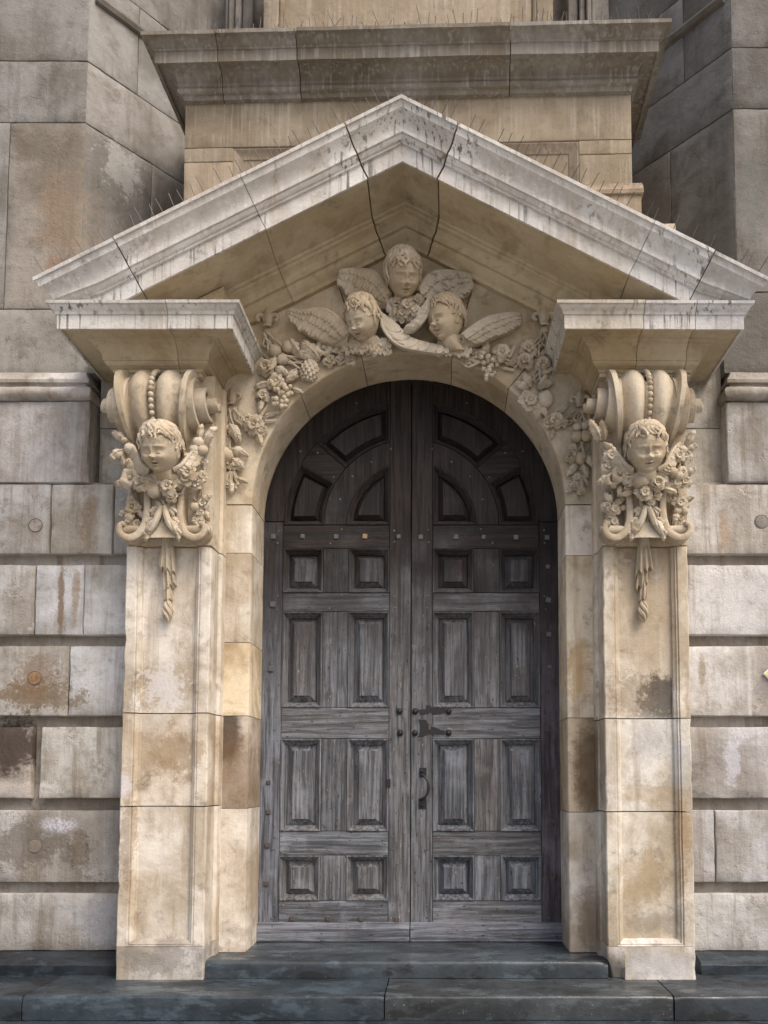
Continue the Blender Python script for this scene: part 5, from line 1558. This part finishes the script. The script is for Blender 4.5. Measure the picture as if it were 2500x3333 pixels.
# ------------------------------------------------------------------ scrolled brackets with cherub heads
def bracket(label, xc, s, yaw, hair, variant):
    """s=+1 for the left bracket (mirror of the ornament only); xc centre line"""
    t = thing('scroll_bracket', label, 'bracket', (xc, -0.34, 3.15), 'scrolled brackets under the cornice blocks')
    # barrel: profile (y,z) swept, lobed across its width
    prof = [(-0.40, 4.49), (-0.455, 4.472), (-0.52, 4.435), (-0.575, 4.375), (-0.602, 4.30), (-0.602, 4.22), (-0.585, 4.14), (-0.55, 4.065), (-0.495, 4.005), (-0.43, 3.955), (-0.38, 3.92), (-0.362, 3.86), (-0.362, 3.78), (-0.37, 3.68), (-0.38, 3.56)]
    us = []
    for i in range(57): us.append(-1 + 2 * i / 56)
    def hgt(u):
        a = abs(u)
        if a < 0.075: return -0.06
        if a < 0.66:
            q = (a - 0.075) / 0.585
            return -0.05 + 0.070 * math.sin(math.pi * min(1, q * 0.93 + 0.05)) ** 0.75
        if a < 0.83:
            q = (a - 0.66) / 0.17
            return -0.035 + 0.025 * q - 0.03 * math.sin(math.pi * q)
        return 0.022
    bx = xc - (0.065 if s > 0 else -0.005)        # the scroll sits a little off the pilaster's centre line
    rings = []
    N = 34
    P = []
    for i in range(N + 1):
        q = spl([(0, a, b) for a, b in prof], i / N); P.append(q)
    for i, p in enumerate(P):
        d = (P[min(i + 1, N)] - P[max(i - 1, 0)]).normalized()
        nrm = Vector((0, -d.z, d.y)) * -1
        if nrm.y > 0: nrm = -nrm
        z = p.z
        w = 0.285 - 0.085 * max(0, min(1, (4.42 - z) / 0.55)) ** 1.2
        front = [Vector((bx + w * u, 0, 0)) + Vector((0, p.y, p.z)) + nrm * hgt(u) for u in us]
        rings.append(front)
    v, f = loft(rings, closed=False)
    # close the sides back to the shaft
    mb = MB().add(v, f)
    nn = len(us)
    for e in (0, nn - 1):
        edge = [r[e] for r in rings]
        bk = [Vector((p.x, -0.33, p.z)) for p in edge]
        vv = edge + bk; m = len(edge)
        mb.add(vv, [(i, i + 1, m + i + 1, m + i) for i in range(m - 1)])
    mb.part('barrel', M_CARVE, t, ang=38, tint=(1.03, 1.02, 1.0))
    for i in range(14):
        q = i / 13
        p = spl([(0, a, b) for a, b in prof], 0.045 + q * 0.50)
        inst('bead', BEAD, t, (bx, p.y - 0.005, p.z + 0.004), (0, 0, 0), 0.037 + 0.006 * math.sin(q * 3))
    # conical side volutes
    for sd_ in (-1, 1):
        pts = []; n = 64
        cy, cz = -0.372, 4.228
        rings = []
        n = 84
        for i in range(n + 1):
            q = i / n
            tr = 2.42 * q
            a = R(80) + tr * 2 * math.pi              # rolls forward, down and round
            r = 0.230 - 0.076 * tr
            x0 = 0.236 + 0.072 * tr
            wd = 0.045
            tk = 0.036 - 0.008 * q
            ca, sa = math.cos(a), math.sin(a)
            pr = []
            for rr_, xx in ((r, x0 - 0.05), (r, x0 + wd), (r - 0.006, x0 + wd + 0.004), (r - tk + 0.006, x0 + wd + 0.004), (r - tk, x0 + wd), (r - tk, x0 - 0.05)):
                pr.append((bx + sd_ * xx, cy + rr_ * ca, cz + rr_ * sa))
            rings.append(pr)
        mb = MB().add(*loft(rings))
        mb.add(*loft([[(bx + sd_ * x, cy + r * math.cos(2 * math.pi * k / 18), cz + r * math.sin(2 * math.pi * k / 18)) for k in range(18)] for x, r in ((0.20, 0.16), (0.235, 0.12), (0.30, 0.075), (0.36, 0.045), (0.455, 0.034), (0.462, 0.027))]))
        mb.part('volute', M_CARVE, t, ang=40)
    # lower part: flaring ribbons that roll out to small volutes
    for sd_ in (-1, 1):
        path = [(0.20, 3.80), (0.165, 3.70), (0.138, 3.58), (0.128, 3.47), (0.125, 3.38), (0.135, 3.30), (0.165, 3.225), (0.215, 3.185), (0.265, 3.178), (0.305, 3.20), (0.322, 3.24), (0.312, 3.275), (0.285, 3.285)]
        rings = []
        n = 40
        for i in range(n + 1):
            q = i / n
            p = spl([(a, 0, b) for a, b in path], q); p2 = spl([(a, 0, b) for a, b in path], min(1, q + 0.01)); p1 = spl([(a, 0, b) for a, b in path], max(0, q - 0.01))
            d = (p2 - p1).normalized(); nr = Vector((d.z, 0, -d.x))
            tk = 0.016 + 0.010 * math.sin(math.pi * q)
            yf = -0.445 - 0.055 * min(1, q * 1.4)
            rings.append([(xc + sd_ * (p.x + nr.x * k), y, p.z + nr.z * k) for k, y in ((tk, -0.33), (tk, yf + 0.008), (tk * 0.5, yf), (-tk * 0.5, yf), (-tk, yf + 0.008), (-tk, -0.33))])
        mb = MB().add(*loft(rings)); mb.part('ribbon_scroll', M_CARVE, t, ang=45, tint=(1.04, 1.02, 1.0))
        mb = MB()
        mb.add(*tube([(xc + sd_ * x, -0.44, 3.245) for x in (0.16, 0.20, 0.30, 0.315)], [0.030, 0.034, 0.036, 0.036], 14, up=(0, 0, 1)))
        ex = 0.335
        for rr_, a_, b_ in ((0.048, 0.305, 0.335), (0.028, 0.33, 0.352)):
            mb.add(*loft([[(xc + sd_ * x, -0.44 + r2 * math.cos(2 * math.pi * k / 16), 3.245 + r2 * math.sin(2 * math.pi * k / 16)) for k in range(16)] for x, r2 in ((a_, rr_), (b_ - 0.004, rr_), (b_, rr_ * 0.85))]))
        mb.part('scroll_roller', M_CARVE, t, ang=45)
    # apron between the ribbons
    rings = []
    for i in range(17):
        q = i / 16
        z = 3.72 - 0.54 * q
        w = 0.15 - 0.015 * math.sin(q * math.pi) + 0.06 * max(0, q - 0.75) * 4
        y0 = -0.40 - 0.045 * q ** 2
        rings.append([(xc + w * u, y0 - 0.025 * (1 - u * u), z) for u in (-1, -.66, -.33, 0, .33, .66, 1)])
    v, f = loft(rings, closed=False)
    part('apron', v, f, M_CARVE, t)
    # acanthus
    for a_, x_, z_, l_ in ((205, -0.05, 3.34, 0.15), (155, 0.05, 3.34, 0.15), (235, -0.055, 3.34, 0.10), (125, 0.055, 3.34, 0.10), (225, -0.085, 3.27, 0.10), (135, 0.085, 3.27, 0.10), (190, -0.11, 3.24, 0.09), (170, 0.11, 3.24, 0.09), (240, -0.03, 3.42, 0.09), (120, 0.03, 3.42, 0.09), (215, -0.03, 3.42, 0.10), (145, 0.03, 3.42, 0.10), (330, -0.02, 3.41, 0.07), (30, 0.02, 3.41, 0.07)):
        inst('acanthus_leaf', LEAF, t, (xc + x_, -0.452, z_), (0, R(a_), 0), (l_ * 1.15, l_, l_))
    mb = MB()
    for sd_ in (-1, 1):
        mb.add(*tube([(xc + sd_ * 0.012, -0.47, 3.42), (xc + sd_ * 0.03, -0.485, 3.35), (xc + sd_ * 0.055, -0.485, 3.28), (xc + sd_ * 0.10, -0.47, 3.21)], [0.020, 0.025, 0.024, 0.014], 8))
    mb.part('acanthus_stem', M_CARVE, t)
    # cherub: head, wings
    hx = xc + (0.02 if s > 0 else -0.03)
    put_head(t, (hx, -0.60, 3.805), 0.345, yaw, R(19), R(3 * s), hair, (1.0, .98, .95))
    mb = MB().add(*sphere((hx, -0.49, 3.625), (0.15, 0.09, 0.055), 16, 8))
    for k in range(9):
        a = R(-70 + 17.5 * k)
        mb.add(*petal(TR(hx + 0.13 * math.sin(a), -0.545 + 0.03 * abs(math.sin(a)), 3.63 - 0.02 * math.cos(a)) @ RY(math.pi - a) @ Matrix.Scale(0.07, 4), W=0.8, cup=0.3, curl=0.4))
    mb.part('feathered_breast', M_CARVE, t)
    for sd_ in (-1, 1):
        L = [(hx + sd_ * 0.10, -0.55, 3.665), (hx + sd_ * 0.160, -0.56, 3.70), (hx + sd_ * 0.205, -0.53, 3.79), (hx + sd_ * 0.250, -0.50, 3.87), (hx + sd_ * 0.315, -0.46, 3.945)]
        T = [(hx + sd_ * 0.15, -0.50, 3.60), (hx + sd_ * 0.205, -0.50, 3.64), (hx + sd_ * 0.26, -0.48, 3.73), (hx + sd_ * 0.305, -0.45, 3.82), (hx + sd_ * 0.335, -0.43, 3.915)]
        L = [(hx + (a - hx) * 0.92, b, 3.665 + (c - 3.665) * 0.88) for a, b, c in L]
        T = [(hx + (a - hx) * 0.92, b, 3.665 + (c - 3.665) * 0.88) for a, b, c in T]
        wing(t, L, T, 0.026, 7, 0.018, 2, seed=int(10 + sd_ + xc))
    # fruit and flower swags round the wings, drops at both sides, posy in the middle
    def pp(what, x, z, size, rot, y): put(t, what, xc + x, z, size, rot, y)
    if variant == 0:
        items = [('fruit', -0.255, 3.86, 0.10, 20, -0.47), ('petal', -0.30, 3.86, 0.16, 230, -0.46), ('petal', -0.29, 3.93, 0.14, 300, -0.46), ('fruit', -0.30, 3.925, 0.055, 0, -0.48),
                 ('fruit', 0.265, 3.905, 0.095, 0, -0.48), ('fruit', 0.235, 3.845, 0.085, 0, -0.49), ('fruit', 0.30, 3.845, 0.09, 0, -0.48), ('leaf', 0.30, 3.90, 0.18, 35, -0.46), ('leaf', 0.27, 3.92, 0.15, 5, -0.46),
                 ('fruit', -0.225, 3.70, 0.10, 20, -0.47), ('petal', -0.20, 3.66, 0.15, 330, -0.48), ('flc', -0.24, 3.63, 0.17, 0, -0.47), ('fl6', -0.17, 3.60, 0.15, 30, -0.48), ('petal', -0.24, 3.62, 0.15, 250, -0.46), ('leaf', -0.28, 3.70, 0.14, 340, -0.45),
                 ('fl6', 0.205, 3.655, 0.16, 0, -0.51), ('daisy', 0.185, 3.62, 0.14, 30, -0.50), ('fl5', 0.27, 3.62, 0.12, 10, -0.47), ('fl5', 0.295, 3.65, 0.10, 10, -0.46), ('fl6', 0.25, 3.585, 0.10, 0, -0.47), ('petal', 0.20, 3.70, 0.13, 350, -0.50), ('fl5', 0.30, 3.77, 0.07, 0, -0.44),
                 ('fruit', -0.055, 3.475, 0.12, 0, -0.50), ('leaf', -0.03, 3.53, 0.17, 245, -0.53), ('petal', -0.03, 3.53, 0.15, 280, -0.53), ('fl6', 0.055, 3.505, 0.17, 20, -0.51), ('petal', 0.05, 3.54, 0.12, 20, -0.51), ('petal', 0.0, 3.55, 0.12, 350, -0.51), ('fl5', 0.075, 3.44, 0.11, 0, -0.49), ('fl5', 0.12, 3.54, 0.10, 0, -0.49),
                 ('flc', -0.25, 3.43, 0.15, 0, -0.40), ('petal', -0.25, 3.40, 0.17, 200, -0.40), ('leaf', -0.22, 3.42, 0.14, 140, -0.40), ('fl5', -0.21, 3.42, 0.10, 0, -0.42), ('fl6', -0.27, 3.50, 0.10, 0, -0.39), ('petal', -0.30, 3.42, 0.12, 220, -0.39),
                 ('fl5', -0.27, 3.305, 0.11, 0, -0.40), ('fl6', -0.22, 3.30, 0.10, 0, -0.40), ('leaf', -0.24, 3.33, 0.12, 170, -0.40), ('petal', -0.26, 3.36, 0.10, 300, -0.40),
                 ('fl6', 0.285, 3.46, 0.13, 0, -0.40), ('fruit', 0.225, 3.43, 0.10, 0, -0.41), ('petal', 0.27, 3.47, 0.13, 60, -0.41), ('fl5', 0.26, 3.385, 0.11, 0, -0.40), ('petal', 0.30, 3.41, 0.12, 160, -0.39), ('leaf', 0.23, 3.48, 0.10, 320, -0.40),
                 ('fl6', 0.265, 3.305, 0.14, 0, -0.40), ('fl5', 0.225, 3.33, 0.08, 0, -0.40), ('leaf', 0.24, 3.29, 0.09, 220, -0.40)]
    else:
        items = [('leaf', -0.34, 3.93, 0.20, 330, -0.45), ('leaf', -0.31, 3.93, 0.18, 350, -0.45), ('fl6', -0.27, 3.80, 0.15, 0, -0.48), ('fl5', -0.29, 3.73, 0.12, 30, -0.46), ('petal', -0.24, 3.84, 0.12, 300, -0.48),
                 ('fruit', 0.27, 3.85, 0.075, 0, -0.48), ('fl5', 0.30, 3.81, 0.13, 0, -0.46), ('fl6', 0.24, 3.80, 0.12, 0, -0.49), ('petal', 0.30, 3.84, 0.12, 60, -0.46), ('leaf', 0.31, 3.88, 0.16, 25, -0.45),
                 ('flc', -0.21, 3.655, 0.15, 0, -0.49), ('flc', -0.26, 3.62, 0.13, 40, -0.47), ('petal', -0.27, 3.65, 0.14, 240, -0.46), ('fruit', -0.25, 3.58, 0.06, 0, -0.47), ('petal', -0.19, 3.68, 0.12, 10, -0.50), ('fl5', -0.15, 3.66, 0.12, 0, -0.52), ('leaf', -0.20, 3.58, 0.10, 190, -0.47),
                 ('fruit', 0.19, 3.66, 0.085, 0, -0.51), ('fruit', 0.235, 3.64, 0.085, 0, -0.49), ('leaf', 0.15, 3.66, 0.15, 260, -0.52), ('fl5', 0.29, 3.61, 0.12, 0, -0.46), ('fl6', 0.265, 3.67, 0.11, 0, -0.48), ('fl5', 0.22, 3.59, 0.10, 0, -0.48), ('petal', 0.29, 3.66, 0.12, 60, -0.46),
                 ('fruit', -0.065, 3.54, 0.135, 160, -0.52), ('rose', 0.06, 3.525, 0.14, 0, -0.52), ('daisy', -0.035, 3.46, 0.15, 0, -0.51), ('fl6', -0.035, 3.455, 0.13, 20, -0.52), ('fl5', 0.065, 3.45, 0.10, 0, -0.49), ('leaf', -0.11, 3.48, 0.12, 250, -0.49), ('leaf', 0.12, 3.50, 0.12, 110, -0.49), ('fl5', -0.14, 3.53, 0.10, 0, -0.48), ('fl5', 0.13, 3.55, 0.10, 0, -0.48), ('fl5', 0.03, 3.41, 0.08, 0, -0.48),
                 ('rose', -0.295, 3.43, 0.12, 0, -0.40), ('petal', -0.25, 3.46, 0.14, 320, -0.41), ('petal', -0.24, 3.45, 0.13, 60, -0.41), ('fl6', -0.235, 3.41, 0.13, 0, -0.41), ('fl5', -0.27, 3.36, 0.10, 0, -0.40), ('petal', -0.21, 3.43, 0.12, 100, -0.40),
                 ('fl6', -0.24, 3.315, 0.12, 0, -0.40), ('fl5', -0.29, 3.30, 0.10, 0, -0.40), ('leaf', -0.25, 3.29, 0.09, 190, -0.40),
                 ('daisy', 0.265, 3.46, 0.16, 0, -0.41), ('fruit', 0.30, 3.40, 0.085, 0, -0.40), ('fruit', 0.245, 3.40, 0.085, 0, -0.41), ('petal', 0.25, 3.40, 0.14, 200, -0.40), ('leaf', 0.30, 3.47, 0.12, 60, -0.40), ('leaf', 0.22, 3.47, 0.12, 300, -0.40), ('fruit', 0.32, 3.45, 0.07, 0, -0.39),
                 ('fl6', 0.24, 3.295, 0.10, 0, -0.40), ('fl6', 0.285, 3.295, 0.10, 30, -0.40), ('fl5', 0.265, 3.345, 0.09, 0, -0.40)]
    for it in items:
        w_, x_, z_, sz_, r_, y_ = it
        if z_ < 3.56 and abs(x_) < 0.16: z_ += 0.045          # middle posy
        elif z_ < 3.52: sz_ *= 0.84                           # side drops
        pp(w_, x_, z_, sz_, r_, y_)
    for sd_ in (-1, 1):
        cloth_strands(t, (xc + sd_ * 0.255, 3.60), (xc + sd_ * 0.255, 3.28), 5, 0.017, -0.372, 0, 0.008)
        cloth_strands(t, (xc + sd_ * 0.28, 3.84), (xc + sd_ * 0.25, 3.64), 4, 0.018, -0.44, 0, 0.009)
        cloth_strands(t, (xc + sd_ * 0.20, 3.62), (xc + sd_ * 0.08, 3.54), 4, 0.016, -0.48, 0.02, 0.009)
    cloth_strands(t, (xc, 3.47), (xc, 3.38), 3, 0.016, -0.46, 0, 0.009)
    # pendent cloth with zigzag hem and a twisted tassel, lying on the pilaster panel
    def cloth(z0, z1, w0, w1, y, dx, hem, folds, ph):
        n, m = 15, 25
        v = []
        for i in range(n + 1):
            q = i / n
            for j in range(m):
                u = -1 + 2 * j / (m - 1)
                w = w0 + (w1 - w0) * q ** 0.8
                zz = z0 + (z1 - z0) * q
                hz = hem * (abs(((u * 1.6 + ph) % 1.0) - 0.5) * 2 - 0.5) * q ** 2 + 0.5 * hem * u * q
                fold = 0.016 * math.sin(u * folds + ph * 3) * (0.4 + 0.6 * q)
                v.append((xc + dx * q + w * u, y - 0.016 - fold - 0.022 * (1 - u * u), zz + hz))
        f = [(i * m + j, i * m + j + 1, (i + 1) * m + j + 1, (i + 1) * m + j) for i in range(n) for j in range(m - 1)]
        k = len(v)
        v += [(p[0], y + 0.03, p[2]) for p in v]
        edge = [j for j in range(m)] + [i * m + m - 1 for i in range(1, n + 1)] + [n * m + j for j in range(m - 2, -1, -1)] + [i * m for i in range(n - 1, 0, -1)]
        f += [(edge[e], k + edge[e], k + edge[(e + 1) % len(edge)], edge[(e + 1) % len(edge)]) for e in range(len(edge))]
        return v, f
    mg = 1 if variant == 0 else -1
    yb = -0.300
    v, f = cloth(2.87, 2.735, 0.024, 0.028, yb - 0.006, 0.006 * mg, 0.02, 6, 0.3); part('cloth_fold', v, f, M_CARVE, t, ang=50)
    v, f = cloth(3.02, 2.835, 0.036, 0.044, yb - 0.014, 0.018 * mg, 0.04, 7, 0.7); part('cloth_fold', v, f, M_CARVE, t, ang=50)
    v, f = cloth(3.30, 2.955, 0.022, 0.066, yb - 0.032, -0.004 * mg, -0.05 * mg, 9, 0.1); part('cloth_fold', v, f, M_CARVE, t, ang=50)
    rings = []
    for i in range(9):
        q = i / 8
        w = 0.020 + 0.016 * q
        rings.append([(xc + w * u, -0.476 + 0.115 * q ** 1.3 - 0.008 * math.cos(u * 8), 3.385 - 0.255 * q) for u in (-1, -.75, -.5, -.25, 0, .25, .5, .75, 1)] + [(xc + w * u, -0.44 + 0.13 * q, 3.385 - 0.255 * q) for u in (1, 0, -1)])
    v, f = loft(rings)
    part('cloth_fold', v, f, M_CARVE, t, ang=50)
    mb = MB()
    for k in range(4):
        pts = []; rad = []
        for i in range(12):
            q = i / 11
            a = k * math.pi / 2 + q * 4.2
            r = 0.027 * math.sin(math.pi * (0.08 + 0.86 * q)) ** 0.8
            pts.append((xc + 0.006 * mg + r * math.cos(a), yb - 0.03 + 0.9 * r * math.sin(a), 2.725 - 0.165 * q)); rad.append(0.017 * math.sin(math.pi * (0.1 + 0.84 * q)) + 0.002)
        mb.add(*tube(pts, rad, 7))
    mb.part('tassel', M_CARVE, t)
    return t
bracket('scrolled stone bracket with cherub head left of the door, cherub facing slightly left', -1.850, 1, R(-10), HAIR2, 0)
bracket('scrolled stone bracket with cherub head right of the door, cherub facing straight out', 1.812, -1, R(-4), HAIR1, 1)
